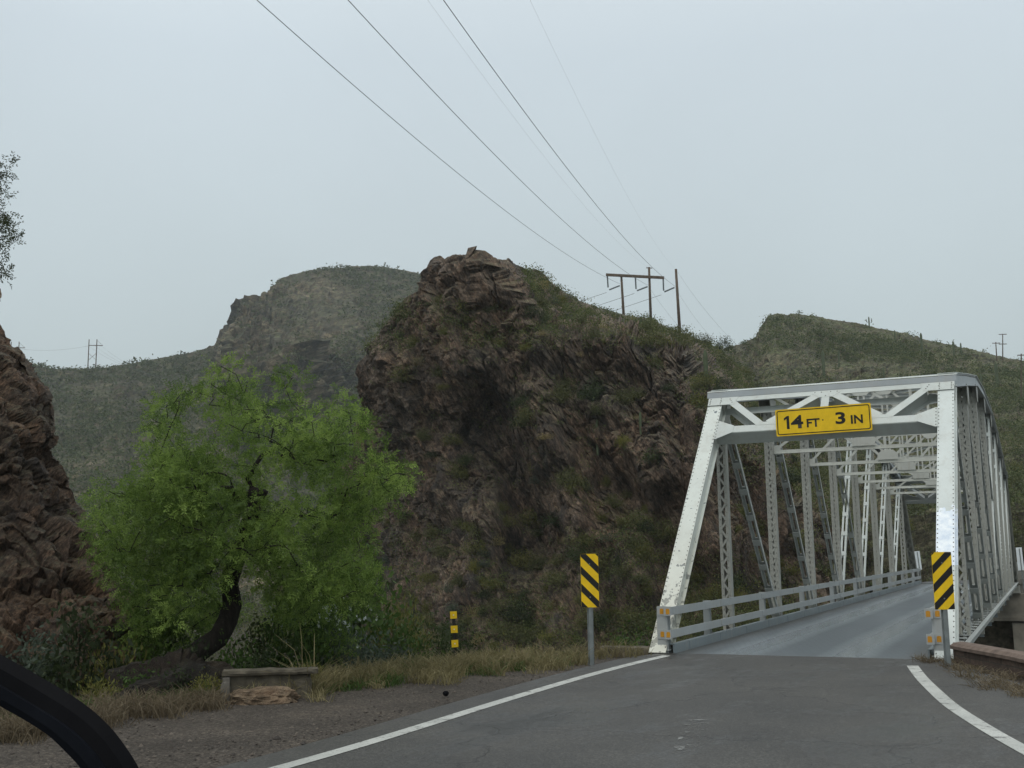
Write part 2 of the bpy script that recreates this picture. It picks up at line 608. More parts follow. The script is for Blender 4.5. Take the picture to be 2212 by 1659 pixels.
def leaf_mat(name, cols, rough=0.6, trans=0.35):
    t = NT(name, rough, 0.25)
    c = t.ramp(t.attr('tint'), [(i / (len(cols) - 1), k) for i, k in enumerate(cols)])
    oi = t.n('ShaderNodeObjectInfo')
    c = t.mix(1.0, c, t.ramp(oi.outputs['Random'], [(0, (0.75, 0.72, 0.70)), (0.5, (1.0, 1.0, 1.0)), (1, (1.25, 1.15, 0.95))]), 'MULTIPLY')
    t.base(c)
    tr = t.n('ShaderNodeBsdfTranslucent')
    t.ln(c, tr.inputs['Color'])
    ms = t.n('ShaderNodeMixShader')
    ms.inputs[0].default_value = trans
    t.ln(t.b.outputs[0], ms.inputs[1])
    t.ln(tr.outputs[0], ms.inputs[2])
    t.ln(ms.outputs[0], t.t.nodes['Material Output'].inputs['Surface'])
    return t.m


M_ASPH, M_GRAV, M_DECK = asphalt(), gravel(), deck_mat()
M_LINE = line_mat('road_line_paint', 0.425)
M_TREE = leaf_mat('mesquite_leaf', [(0.046, 0.079, 0.022), (0.095, 0.158, 0.037), (0.170, 0.262, 0.060), (0.29, 0.40, 0.11)], trans=0.5)
M_OLIVE = leaf_mat('olive_leaf', [(0.050, 0.058, 0.024), (0.090, 0.100, 0.038), (0.130, 0.138, 0.052), (0.19, 0.185, 0.075)])
M_YELGRN = leaf_mat('yellow_green_leaf', [(0.070, 0.078, 0.022), (0.120, 0.128, 0.036), (0.17, 0.17, 0.05), (0.22, 0.21, 0.075)])
M_DKGRN = leaf_mat('dark_green_leaf', [(0.022, 0.036, 0.014), (0.040, 0.058, 0.022), (0.060, 0.082, 0.030)])
M_SAGE = leaf_mat('grey_green_leaf', [(0.050, 0.068, 0.048), (0.080, 0.105, 0.075), (0.12, 0.15, 0.11)])
M_FRESH = leaf_mat('fresh_green_leaf', [(0.040, 0.075, 0.018), (0.065, 0.115, 0.026), (0.09, 0.15, 0.035)])
M_STRAW = leaf_mat('dry_grass', [(0.12, 0.105, 0.050), (0.22, 0.19, 0.090), (0.36, 0.31, 0.17)], trans=0.3)
M_RUSTY = leaf_mat('rusty_grass', [(0.10, 0.078, 0.050), (0.165, 0.130, 0.083), (0.26, 0.215, 0.14)], trans=0.3)
def bark():
    t = NT('dark_bark', 0.9, 0.2)
    v = t.vec((14, 14, 2.6), (0.15, 0.25, 0))
    f = t.noise(1.0, 8, 0.75, v)
    t.base(t.ramp(f, [(0.3, (0.010, 0.008, 0.007)), (0.55, (0.030, 0.024, 0.020)), (0.75, (0.065, 0.054, 0.044))]))
    t.bump(f, 1.0, 0.05)
    return t.m


M_BARK = bark()
M_TWIG = plain('brown_twig', (0.06, 0.046, 0.034), 0.9, 0.4, 12)
M_POLE = plain('weathered_pole_wood', (0.115, 0.085, 0.062), 0.85, 0.35, 3)
M_INSUL = plain('grey_insulator', (0.10, 0.12, 0.125), 0.3, 0.2, 5, 0.5)
M_WIRE = plain('wire_aluminium', (0.07, 0.075, 0.08), 0.5, 0.15, 5)
M_SAGUARO = plain('saguaro_skin', (0.075, 0.095, 0.050), 0.7, 0.3, 2)
M_YEL = plain('sign_yellow', (0.82, 0.53, 0.012), 0.42, 0.10, 5)
M_BLK = plain('sign_black', (0.014, 0.013, 0.012), 0.45, 0.2, 4)
M_AMBER = plain('amber_reflector', (0.56, 0.26, 0.02), 0.3, 0.15, 30, 0.5)
M_GALV = plain('galvanised_post', (0.20, 0.22, 0.22), 0.5, 0.25, 5, 0.4, 0.3)
M_WPLATE = plain('white_marker_back', (0.70, 0.74, 0.76), 0.4, 0.1, 3)
M_CONC = plain('stained_concrete', (0.165, 0.150, 0.128), 0.9, 0.4, 1.6)
M_CONC3 = plain('pale_pier_concrete', (0.25, 0.225, 0.185), 0.9, 0.4, 0.9)
M_CONC2 = plain('mossy_concrete', (0.095, 0.082, 0.060), 0.9, 0.5, 4)
M_TAN = rock_mat('tan_boulder_stone', (0.16, 0.11, 0.07), (0.29, 0.205, 0.13), (0.26, 0.165, 0.10), (0.40, 0.31, 0.21), (0.29, 0.215, 0.135), 9.0, (0.2, R(15), 0.3), 0.4)
M_RUBBER = plain('black_rubber', (0.004, 0.004, 0.005), 0.65, 0.3, 20, 0.06)
M_WIPER = plain('wiper_black', (0.005, 0.006, 0.009), 0.65, 0.3, 25, 0.08)
M_FLOWER = plain('white_petal', (0.55, 0.58, 0.55), 0.7, 0.1, 8)


def brick_mat():
    t = NT('brown_brick', 0.85, 0.25)
    br = t.n('ShaderNodeTexBrick')
    br.inputs['Scale'].default_value = 1.0
    br.inputs['Brick Width'].default_value = 0.42
    br.inputs['Row Height'].default_value = 0.12
    br.inputs['Mortar Size'].default_value = 0.008
    br.inputs['Color1'].default_value = (0.115, 0.080, 0.062, 1)
    br.inputs['Color2'].default_value = (0.085, 0.062, 0.050, 1)
    br.inputs['Mortar'].default_value = (0.07, 0.06, 0.048, 1)
    # run the courses along the wall (object Y) and up (object Z)
    cb = t.n('ShaderNodeCombineXYZ')
    sx = t.n('ShaderNodeSeparateXYZ')
    t.ln(t.co.outputs['Object'], sx.inputs[0])
    t.ln(sx.outputs['Y'], cb.inputs['X'])
    t.ln(sx.outputs['Z'], cb.inputs['Y'])
    t.ln(cb.outputs[0], br.inputs['Vector'])
    c = t.mix(1.0, br.outputs['Color'], t.ramp(t.noise(9, 7, 0.7), [(0.3, 0.6), (0.7, 1.35)]), 'MULTIPLY')
    t.base(c)
    t.bump(t.math('ADD', t.math('MULTIPLY', br.outputs['Fac'], -0.6), t.math('MULTIPLY', t.noise(25, 6), 0.4)), 0.6, 0.02)
    return t.m


M_BRICK = brick_mat()
M_COPING = plain('brown_coping', (0.150, 0.110, 0.088), 0.85, 0.3, 7)


# ------------------------------------------------------------------ terrain
def smooth(a, b, x):
    t = np.clip((x - a) / (b - a), 0, 1)
    return t * t * (3 - 2 * t)


# the flat shelf carrying the road (world x, y); outside it the bank drops to the canyon
SHELF = np.array([(-30, -30), (-30, 8), (-14, 12), (-7.5, 14.6), (-5.2, 15.2), (-3.9, 15.6), (-3.0, 16.9), (-2.1, 19.2), (-0.9, 20.4), (1.0, 21.2),
                  (2.3, 22.0), (3.2, 21.7), (7.0, 19.9), (7.75, 19.3), (7.7, 16.0), (7.6, 12), (7.6, -30)], float)


def shelf_dist(x, y):
    """distance outside the shelf polygon (0 inside)"""
    px, py = x.ravel(), y.ravel()
    ins = np.zeros(len(px), bool)
    dm = np.full(len(px), 1e9)
    n = len(SHELF)
    for i in range(n):
        a, b = SHELF[i], SHELF[(i + 1) % n]
        c = ((a[1] > py) != (b[1] > py)) & (px < (b[0] - a[0]) * (py - a[1]) / (b[1] - a[1] + 1e-12) + a[0])
        ins ^= c
        d = b - a
        t = np.clip(((px - a[0]) * d[0] + (py - a[1]) * d[1]) / (d @ d), 0, 1)
        dm = np.minimum(dm, np.hypot(px - a[0] - t * d[0], py - a[1] - t * d[1]))
    dm[ins] = 0
    return dm.reshape(x.shape)


def ground_z(x, y):
    d = shelf_dist(x, y)
    z = -np.minimum(d * 0.75, 9.0 + 0.002 * d)
    p = np.stack((x.ravel(), y.ravel(), 0 * x.ravel()), 1)
    z = z + (fbm(p * 0.7, 4, 3).reshape(x.shape) * 0.28) * np.clip(d, 0, 1.5)
    z = z + np.where(d <= 0, fbm(p * 1.1, 3, 9).reshape(x.shape) * 0.012 - 0.02, 0)
    return z


def axis(lo, hi, fine_lo, fine_hi, step, grow=1.12):
    a = list(np.arange(fine_lo, fine_hi + 1e-6, step))
    s = step
    while a[-1] < hi:
        s *= grow
        a.append(a[-1] + s)
    s = step
    while a[0] > lo:
        s *= grow
        a.insert(0, a[0] - s)
    return np.array(a)


def grid_faces(nu, nv):
    i = np.arange(nu * nv).reshape(nv, nu)
    return np.stack((i[:-1, :-1].ravel(), i[:-1, 1:].ravel(), i[1:, 1:].ravel(), i[1:, :-1].ravel()), 1)


gx, gy = axis(-2500, 2500, -13, 11, 0.22), axis(-400, 3000, 4, 27, 0.22)
GX, GY = np.meshgrid(gx, gy)
GZ = ground_z(GX, GY)
ground = mesh_obj('ground', npmesh('ground', np.stack((GX.ravel(), GY.ravel(), GZ.ravel()), 1), grid_faces(len(gx), len(gy)), M_GRAV, True))
tag(ground, 'grey brown gravel ground sloping off beside the road', kind='structure')


def itp(x, pts):
    pts = np.array(pts, float)
    return np.interp(x, pts[:, 0], pts[:, 1])


def normals_of(Pg):
    du = np.gradient(Pg, axis=1)
    dv = np.gradient(Pg, axis=0)
    n = np.cross(du, dv)
    n /= np.linalg.norm(n, axis=2, keepdims=True) + 1e-9
    return n


def rockify(Pg, amp, scale, stretch=(1, 1, 1), s=0, tilt=0.6, fade=None, blk=1.0, big=0.36, nsrc=None):
    """push a gridded surface in and out in blocks, ledges and grain; returns points and the per-vertex block tint"""
    nv, nu, _ = Pg.shape
    n = normals_of(Pg if nsrc is None else nsrc)
    # face the camera
    flip = ((Pg - CAM) * n).sum(2, keepdims=True) > 0
    n = np.where(flip, -n, n)
    p = Pg.reshape(-1, 3)
    ct, st = math.cos(tilt), math.sin(tilt)
    q = np.stack((p[:, 0] * ct + p[:, 2] * st, p[:, 1], -p[:, 0] * st + p[:, 2] * ct), 1) * np.array(stretch)
    w = np.stack((vn(p / scale * 1.3, s + 50), vn(p / scale * 1.3, s + 51), vn(p / scale * 1.3, s + 52)), 1) * 0.35
    a1, b1, c1, g1 = worley(q / scale + w, s)
    a2, b2, c2, g2 = worley(q / (scale * 0.36) + w * 2, s + 20)
    a3, b3, c3, g3 = worley(q / (scale * 0.15) + w * 3, s + 33)
    rg = 1 - np.abs(fbm(p / (scale * 0.9), 5, s + 60, 0.58)) * 1.6
    rq = 1 - np.abs(fbm(q / (scale * 0.55), 5, s + 64, 0.6)) * 1.6
    d = g1 * big + g2 * 0.30 * blk + g3 * 0.20 * blk + fbm(p / (scale * 2.6), 4, s + 40) * 1.0 + rg * 0.24 + rq * 0.26 + fbm(p / (scale * 0.12), 3, s + 70) * 0.09
    d = d - 0.45 * blk * (1 - smooth(0.0, 0.09, b1 - a1)) - 0.20 * blk * (1 - smooth(0.0, 0.10, b2 - a2))
    d = d * amp
    if fade is not None:
        d = d * fade.ravel()
    out = p + n.reshape(-1, 3) * d[:, None]
    return out.reshape(nv, nu, 3), np.clip(c1 * 0.5 + c2 * 0.35 + c3 * 0.15, 0, 1)


# --- central rocky hill
CREST_C = [(640, 1300), (700, 1180), (745, 1060), (772, 960), (783, 890), (787, 815), (797, 765), (812, 735), (830, 708), (848, 682), (862, 660), (880, 640), (905, 627), (916, 606), (921, 580), (930, 562), (941, 554), (953, 552), (962, 562), (968, 556), (984, 550), (1000, 551), (1010, 556), (1022, 549), (1038, 552), (1050, 560), (1062, 555), (1080, 560), (1100, 561), (1118, 573), (1140, 587), (1155, 582), (1172, 590), (1200, 618), (1228, 636), (1255, 652),
           (1290, 664), (1330, 676), (1370, 684), (1405, 688), (1440, 706), (1470, 722), (1500, 730), (1530, 742), (1570, 768), (1620, 820), (1680, 900), (1740, 990), (1800, 1080), (1860, 1160)]
CT_C = [(640, 1300), (900, 640), (1040, 570), (1090, 640), (1130, 720), (1190, 735), (1230, 745), (1300, 735), (1420, 765), (1480, 770), (1530, 850), (1580, 950), (1700, 1060), (1860, 1200)]
RF_C = [(640, 150), (700, 135), (785, 104), (850, 90), (985, 79), (1200, 74), (1350, 71), (1460, 69), (1700, 68), (1860, 72)]
RC_C = [(640, 165), (700, 150), (785, 114), (850, 104), (985, 100), (1100, 112), (1200, 130), (1300, 152), (1350, 168), (1460, 174), (1560, 175), (1700, 150), (1860, 120)]


def centre_hill():
    u = np.linspace(640, 1860, 660)
    v = np.concatenate((np.linspace(0, 1, 430), np.linspace(1, 1.5, 26)[1:]))
    U, V = np.meshgrid(u, v)
    yc, yt, rf, rc = itp(U, CREST_C), itp(U, CT_C), itp(U, RF_C), itp(U, RC_C)
    yt = np.maximum(yt, yc + 4)
    Vf = np.minimum(V, 1)
    y = 1440 + (yc - 1440) * Vf
    e = (1440 - y)
    et = (1440 - yt)
    ec = (1440 - yc)
    tal = np.minimum(230, et * 0.45)
    a = np.clip(e / tal, 0, 1)
    b = np.clip((e - tal) / (et - tal + 1e-6), 0, 1)
    c = np.clip((e - et) / (ec - et + 1e-6), 0, 1)
    r_t = rf + 9
    r_k = np.minimum(r_t + 9, rc)
    rr = rf + 9 * a + (r_k - r_t) * b + (rc - r_k) * c ** 0.9
    back = np.clip(V - 1, 0, 1) / 0.5
    y = y + 150 * back
    rr = rr + 55 * back
    Pg = P(U, y, rr)
    P0 = Pg
    # buttresses and gullies
    bz = fbm(np.stack((U.ravel() / 100 - y.ravel() / 330, y.ravel() / 210 + U.ravel() / 420, 0 * U.ravel()), 1), 3, 77).reshape(U.shape)
    Pg = Pg + ray(U, y) * (bz * 3.6 * smooth(0, 0.2, Vf) * (1 - smooth(0.93, 1.0, Vf)))[..., None]
    fade = (1 - 0.55 * c * (c < 1)) * (0.5 + 0.5 * b) * (1 - 0.75 * smooth(0.965, 1.0, Vf))
    fade = np.where(V > 1, 0.3, fade)
    Pg, tint = rockify(Pg, 1.28, 4.8, (0.60, 0.9, 1.45), 5, R(-62), fade, 0.85, 0.30, P0)
    return Pg, tint, u, v


PC, TC, uC, vC = centre_hill()
_zx, _zy, _zd = px_of(PC.reshape(-1, 3))
_zn = fbm(PC.reshape(-1, 3) / 3.5, 4, 88) * 0.5
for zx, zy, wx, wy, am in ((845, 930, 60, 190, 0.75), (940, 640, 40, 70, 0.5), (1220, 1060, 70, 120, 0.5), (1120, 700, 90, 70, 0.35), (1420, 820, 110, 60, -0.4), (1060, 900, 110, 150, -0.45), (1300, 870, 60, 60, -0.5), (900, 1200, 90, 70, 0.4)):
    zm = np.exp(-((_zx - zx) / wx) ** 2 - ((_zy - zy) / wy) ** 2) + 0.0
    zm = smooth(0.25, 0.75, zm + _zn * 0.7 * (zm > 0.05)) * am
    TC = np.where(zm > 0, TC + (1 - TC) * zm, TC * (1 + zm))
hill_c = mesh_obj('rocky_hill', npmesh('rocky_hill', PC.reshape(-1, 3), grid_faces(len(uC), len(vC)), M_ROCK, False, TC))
tag(hill_c, 'steep dark brown rocky hill across the canyon', kind='structure')

# --- far hill at the left
CREST_L = [(-300, 700), (-100, 760), (50, 780), (70, 788), (130, 798), (170, 798), (225, 794), (300, 781), (350, 774), (400, 764), (440, 755), (466, 747), (472, 728), (480, 712), (498, 698), (503, 672), (510, 655), (530, 645), (560, 640), (572, 630), (588, 622), (600, 606), (620, 598), (650, 588), (690, 580), (730, 577), (770, 574), (820, 575), (860, 582), (900, 590), (940, 600), (1000, 620), (1150, 680)]


def far_hill():
    u = np.linspace(-300, 1150, 420)
    v = np.concatenate((np.linspace(0, 1, 260), np.linspace(1, 1.5, 12)[1:]))
    U, V = np.meshgrid(u, v)
    yc = itp(U, CREST_L)
    Vf = np.minimum(V, 1)
    y = 1330 + (yc - 1330) * Vf
    rc = itp(U, [(-300, 560), (200, 630), (470, 650), (520, 600), (800, 720), (1150, 760)])
    rf = itp(U, [(-300, 190), (200, 210), (600, 230), (800, 250), (1150, 260)])
    # a rocky step between px 470 and 800, smooth slopes elsewhere
    lin = Vf ** 1.5
    stp = np.where(Vf < 0.45, Vf * 1.15, np.where(Vf < 0.74, 0.52 + (Vf - 0.45) * 0.30, 0.607 + (Vf - 0.74) * 1.51))
    k = smooth(430, 520, U) * (1 - 0.3 * smooth(800, 900, U))
    rr = rf + (rc - rf) * (lin * (1 - k) + stp * k)
    back = np.clip(V - 1, 0, 1) / 0.5
    y = y + 70 * back
    rr = rr + 260 * back
    Pg = P(U, y, rr)
    cl = k * smooth(0.40, 0.48, Vf) * (1 - smooth(0.72, 0.80, Vf)) + 0.75 * k * (1 - smooth(560, 640, U)) * smooth(0.7, 0.85, Vf)
    fade = (0.25 + 1.0 * np.clip(cl, 0, 1)) * (1 - 0.7 * smooth(0.97, 1.0, Vf)) * np.where(V > 1, 0.3, 1)
    gz_ = fbm(np.stack((U.ravel() / 110, y.ravel() / 420 + U.ravel() / 300, 0 * U.ravel()), 1), 4, 91).reshape(U.shape)
    Pg = Pg + ray(U, y) * (gz_ * 17 * smooth(0.05, 0.3, Vf) * (1 - smooth(0.9, 1.0, Vf)))[..., None]
    Pg, tint = rockify(Pg, 6.5, 17.0, (1, 1, 0.9), 9, R(-15), fade)
    return Pg, tint, u, v


PL_, TL, uL, vL = far_hill()
hill_l = mesh_obj('distant_hill', npmesh('distant_hill', PL_.reshape(-1, 3), grid_faces(len(uL), len(vL)), M_HILL, False, TL))
tag(hill_l, 'hazy grey green hill with a rocky shoulder far behind the tree', kind='structure')

# --- hill at the right behind the bridge
CREST_R = [(1300, 740), (1440, 742), (1500, 745), (1560, 752), (1592, 745), (1612, 739), (1628, 730), (1640, 717), (1650, 699), (1660, 684), (1676, 677), (1695, 678), (1730, 678), (1770, 684), (1820, 694), (1880, 706), (1930, 716), (1960, 720), (2000, 734), (2050, 744), (2100, 755), (2150, 768), (2212, 780), (2400, 830), (2700, 900)]


def right_hill():
    u = np.linspace(1300, 2700, 520)
    v = np.concatenate((np.linspace(0, 1, 330), np.linspace(1, 1.5, 12)[1:]))
    U, V = np.meshgrid(u, v)
    yc = itp(U, CREST_R)
    Vf = np.minimum(V, 1)
    yf = itp(U, [(1300, 1400), (1800, 1360), (2030, 1262), (2150, 1225), (2260, 1190), (2700, 1180)])
    y = yf + (yc - yf) * Vf
    rc = itp(U, [(1300, 240), (1560, 255), (1650, 330), (1800, 335), (2000, 330), (2212, 310), (2700, 260)])
    rf = itp(U, [(1300, 84), (1700, 80), (2000, 84), (2212, 92), (2700, 92)])
    rr = rf + (rc - rf) * (0.25 * Vf + 0.75 * Vf ** 2.1)
    back = np.clip(V - 1, 0, 1) / 0.5
    y = y + 70 * back
    rr = rr + 120 * back
    Pg = P(U, y, rr)
    fade = (0.45 + 0.9 * (1 - smooth(0.10, 0.40, Vf))) * (1 - 0.6 * smooth(0.97, 1.0, Vf)) * np.where(V > 1, 0.3, 1)
    gz_ = fbm(np.stack((U.ravel() / 120, y.ravel() / 380 - U.ravel() / 500, 0 * U.ravel()), 1), 4, 93).reshape(U.shape)
    Pg = Pg + ray(U, y) * (gz_ * 9 * smooth(0.1, 0.5, Vf) * (1 - smooth(0.9, 1.0, Vf)))[..., None]
    Pg, tint = rockify(Pg, 1.9, 6.5, (1, 1, 1.2), 13, R(-20), fade)
    return Pg, tint, u, v


PR_, TR, uR, vR = right_hill()
M_HILL2 = rock_mat('scrubby_slope', (0.040, 0.038, 0.025), (0.088, 0.080, 0.046), (0.120, 0.092, 0.054), (0.23, 0.19, 0.125), (0.086, 0.098, 0.040), 0.6, (0.1, R(20), 0.2), 0.9, 0.9)
hill_r = mesh_obj('scrub_hill', npmesh('scrub_hill', PR_.reshape(-1, 3), grid_faces(len(uR), len(vR)), M_HILL2, False, TR))
tag(hill_r, 'green brown scrub covered hill behind the bridge', kind='structure')

# --- red-brown rock face at the left edge
EDGE = [(560, -40), (600, -34), (640, -28), (665, -20), (690, -8), (705, 2), (725, 14), (745, 22), (762, 50), (775, 58), (800, 66), (825, 90), (850, 106), (880, 112), (915, 117), (945, 116), (968, 106), (985, 118), (1010, 138), (1050, 152), (1100, 166), (1150, 200), (1200, 226), (1260, 262), (1310, 300), (1360, 322), (1420, 335), (1500, 345), (1560, 350)]


def left_cliff():
    yv = np.linspace(590, 1560, 430)
    w = np.concatenate((np.linspace(0, 1, 250), np.linspace(1, 1.6, 40)[1:]))
    Wg, Y = np.meshgrid(w, yv)
    xe = itp(Y, EDGE)
    wf = np.minimum(Wg, 1)
    x = -620 + (xe + 620) * wf
    base = itp(Y, [(440, 25.5), (700, 23.5), (975, 21.0), (1100, 20.6), (1300, 19.4), (1450, 17.9), (1560, 15.5)])
    rr = base + 2.5 * (1 - wf) ** 2 * 0 + 1.6 * smooth(0.86, 1.0, wf)
    back = np.clip(Wg - 1, 0, 1) / 0.6
    x = x - 60 * back
    rr = rr + 9 * back
    Pg = P(x, Y, rr)
    # upper rim rolls back to a top
    top = smooth(0, 1, (690 - Y) / 90)
    Pg = Pg + (np.array([-0.2, 1.0, 0.0]) * (top * 1.5)[..., None])
    fade = (1 - 0.5 * smooth(0.93, 1.0, wf)) * np.where(Wg > 1, 0.6, 1)
    fade = fade * (0.22 + 0.78 * smooth(650, 780, Y))
    Pg, tint = rockify(Pg, 0.34, 1.9, (1.0, 1, 0.9), 21, R(35), fade, 1.05)
    return Pg, tint, w, yv


PK, TK, wK, yK = left_cliff()
cliff = mesh_obj('rock_face', npmesh('rock_face', PK.reshape(-1, 3), grid_faces(len(wK), len(yK)), M_RED, False, TK))
tag(cliff, 'rugged red brown rock face rising at the left edge of the road', kind='structure')


def bvh_of(o):
    me = o.data
    return BVHTree.FromPolygons([tuple(v.co) for v in me.vertices], [tuple(p.vertices) for p in me.polygons])


BVH = {'c': bvh_of(hill_c), 'l': bvh_of(hill_l), 'r': bvh_of(hill_r), 'k': bvh_of(cliff), 'g': bvh_of(ground)}


def hit(x, y, keys='cr'):
    """first surface seen at a survey pixel: point, normal"""
    d = Vector(ray(x, y).tolist())
    best = None
    for k in keys:
        r = BVH[k].ray_cast(Vector(CAM.tolist()), d.normalized())
        if r[0] is not None and (best is None or r[3] < best[2]):
            best = (r[0], r[1], r[3], k)
    return best


def drop(x, y, keys='g'):
    best = None
    for k in keys:
        r = BVH[k].ray_cast(Vector((x, y, 60)), Vector((0, 0, -1)))
        if r[0] is not None and (best is None or r[0].z > best.z):
            best = r[0]
    return best


# ------------------------------------------------------------------ roadway
def ribbon(name, left, right, z, m, n=60):
    """strip between two polylines"""
    def res(pl):
        pl = np.array(pl, float)
        s = np.concatenate(([0], np.cumsum(np.hypot(*np.diff(pl, axis=0).T))))
        t = np.linspace(0, s[-1], n)
        return np.stack((np.interp(t, s, pl[:, 0]), np.interp(t, s, pl[:, 1])), 1)
    a, b = res(left), res(right)
    V = np.zeros((2, n, 3))
    V[0, :, :2], V[1, :, :2] = a, b
    V[..., 2] = z
    return npmesh(name, V.reshape(-1, 3), grid_faces(n, 2)[:, ::-1], m, True)


def spline(pts, n=80):
    pts = [Vector((*p, 0)) for p in pts]
    out = []
    for i in range(len(pts) - 1):
        p0, p1, p2, p3 = pts[max(i - 1, 0)], pts[i], pts[i + 1], pts[min(i + 2, len(pts) - 1)]
        for k in range(12):
            t = k / 12
            out.append(0.5 * ((2 * p1) + (p2 - p0) * t + (2 * p0 - 5 * p1 + 4 * p2 - p3) * t * t + (3 * p1 - p0 - 3 * p2 + p3) * t ** 3))
    out.append(pts[-1])
    a = np.array([(p.x, p.y) for p in out])
    d = np.concatenate(([0], np.cumsum(np.hypot(*np.diff(a, axis=0).T))))
    t = np.linspace(0, d[-1], n)
    a = np.stack((np.interp(t, d, a[:, 0]), np.interp(t, d, a[:, 1])), 1)
    for _ in range(6):
        a[1:-1] = a[1:-1] * 0.5 + (a[:-2] + a[2:]) * 0.25
    return a


def offset(pl, d):
    t = np.gradient(pl, axis=0)
    t /= np.linalg.norm(t, axis=1, keepdims=True)
    return pl + np.stack((t[:, 1], -t[:, 0]), 1) * d


LL = spline([(-7.4, -2), (-5.1, 4), (-3.2, 8.0)] + [tuple(G(x, y)[:2]) for x, y in ((694, 1637.5), (875, 1583), (1068, 1522), (1261, 1464), (1377, 1433), (1441, 1418))])
RL = spline([(3.2, -2), (3.8, 4), (4.28, 8.0)] + [tuple(G(x, y)[:2]) for x, y in ((2160, 1594), (2105, 1560), (2056, 1528.6), (2015, 1491), (1991, 1467), (1971, 1440))])
# bridge frame
YAW, BX, BY = 0.4363, 4.9398, 20.3988
BDIR = np.array([math.sin(YAW), math.cos(YAW)])
BT = np.array([math.cos(YAW), -math.sin(YAW)])


def bw(s, t):
    return np.array([BX, BY]) + BDIR * s + BT * t


left_edge = np.concatenate((offset(LL, -0.55)[:-2], [bw(-0.03, -2.45)]))
right_edge = np.array([(5.2, -2), (5.9, 4), (6.35, 9), (6.75, 13.5), (6.95, 17), (7.05, 18.4), tuple(bw(-0.03, 2.45))])
road = mesh_obj('road', ribbon('road', left_edge, right_edge, 0.012, M_ASPH, 120))
tag(road, 'damp dark grey asphalt road', kind='structure')
for nm, pl, lab in (('road_line', LL, 'left'), ('road_line', RL, 'right')):
    o = mesh_obj(nm, ribbon(nm, offset(pl, -0.088), offset(pl, 0.088), 0.017, M_LINE, 160))
    tag(o, kind='structure')


def worn_patch(name, c, L, Wd, ang, z, thr):
    t = NT('worn_paint', 0.55, 0.3)
    al = t.ramp(t.noise(4.2, 9, 0.75), [(thr, 0.0), (thr + 0.05, 1.0)])
    t.base((0.19, 0.19, 0.18))
    t.ln(al, t.b.inputs['Alpha'])
    u = np.array([math.cos(ang), math.sin(ang)]) * L / 2
    w = np.array([-math.sin(ang), math.cos(ang)]) * Wd / 2
    c = np.array(c)
    pts = [c - u - w, c + u - w, c + u + w, c - u + w]
    o = mesh_obj(name, npmesh(name, [(p[0], p[1], z) for p in pts], [(0, 1, 2, 3)], t.m))
    return tag(o, kind='structure')


worn_patch('worn_marking', G(1497, 1590)[:2], 2.1, 0.26, R(78), 0.0175, 0.55)
worn_patch('worn_marking', G(1500, 1430)[:2], 2.0, 0.12, R(30), 0.0175, 0.56)

# ------------------------------------------------------------------ the truss bridge
W2, PAN, HH, NP = 2.488, 5.112, 5.428, 9
bridge = empty('truss_bridge', (BX, BY, 0), -YAW)
tag(bridge, 'white riveted steel truss bridge carrying a single lane over the canyon', 'bridge')
LEN = math.hypot(PAN, HH)
ZT = [0, 5.428, 6.12, 6.78, 7.02, 7.02, 6.78, 6.12, 5.428, 0]     # top chord height at each panel point


def end_post(side, far, m):
    b = MB()
    t = side * W2
    s0, s1 = (0, PAN) if not far else (NP * PAN, (NP - 1) * PAN)
    a0, a1 = Vector((t, s0 - (s1 - s0) * 0.015, -0.08)), Vector((t, s1, HH))
    d = (a1 - a0).normalized()
    n = Vector((1, 0, 0)).cross(d)
    if n.z < 0:
        n = -n
    # cover plate, two side channels, lacing below
    b.bar(a0, a1, 0.325, 0.014, n, (0, 0.15))
    for k in (-1, 1):
        b.bar(a0, a1, 0.016, 0.285, n, (k * 0.128, 0))
        b.bar(a0, a1, 0.055, 0.014, n, (k * 0.163, -0.135))
        for j in range(64):
            p = a0 + d * (0.12 + j * (LEN - 0.2) / 63) + n * 0.157 + Vector((k * 0.138, 0, 0))
            b.rivet(p, n, 0.013, 0.010, 1)
        for j in range(48):
            p = a0 + d * (0.15 + j * (LEN - 0.25) / 47) + Vector((k * 0.136, 0, 0)) + n * 0.10
            b.rivet(p, (k, 0, 0), 0.012, 0.010, 1)
    nl = 22
    for j in range(nl):
        sg = 1 if j % 2 else -1
        p = a0 + d * (0.4 + j * (LEN - 0.8) / nl) - n * 0.148
        q = a0 + d * (0.4 + (j + 1) * (LEN - 0.8) / nl) - n * 0.148
        b.bar(p + Vector((sg * 0.12, 0, 0)), q - Vector((sg * 0.12, 0, 0)), 0.05, 0.010, n)
    # batten at the foot and bearing shoe
    b.box((t, s0, -0.30), (0.5, 0.55, 0.40))
    return b.build('end_post', [m, M_RIVET], bridge)


M_SHADE = paint_mat('grey_shaded_chord_paint', (0.36, 0.39, 0.41), 0.3)  # grey of the chord sides; also paints shade onto the cap lip
M_RIVET = plain('rivet_grey', (0.20, 0.20, 0.18), 0.5, 0.3, 6)
end_post(-1, False, M_CHIP)
end_post(1, False, M_PATCHED)
end_post(-1, True, M_GREY)
end_post(1, True, M_GREY)

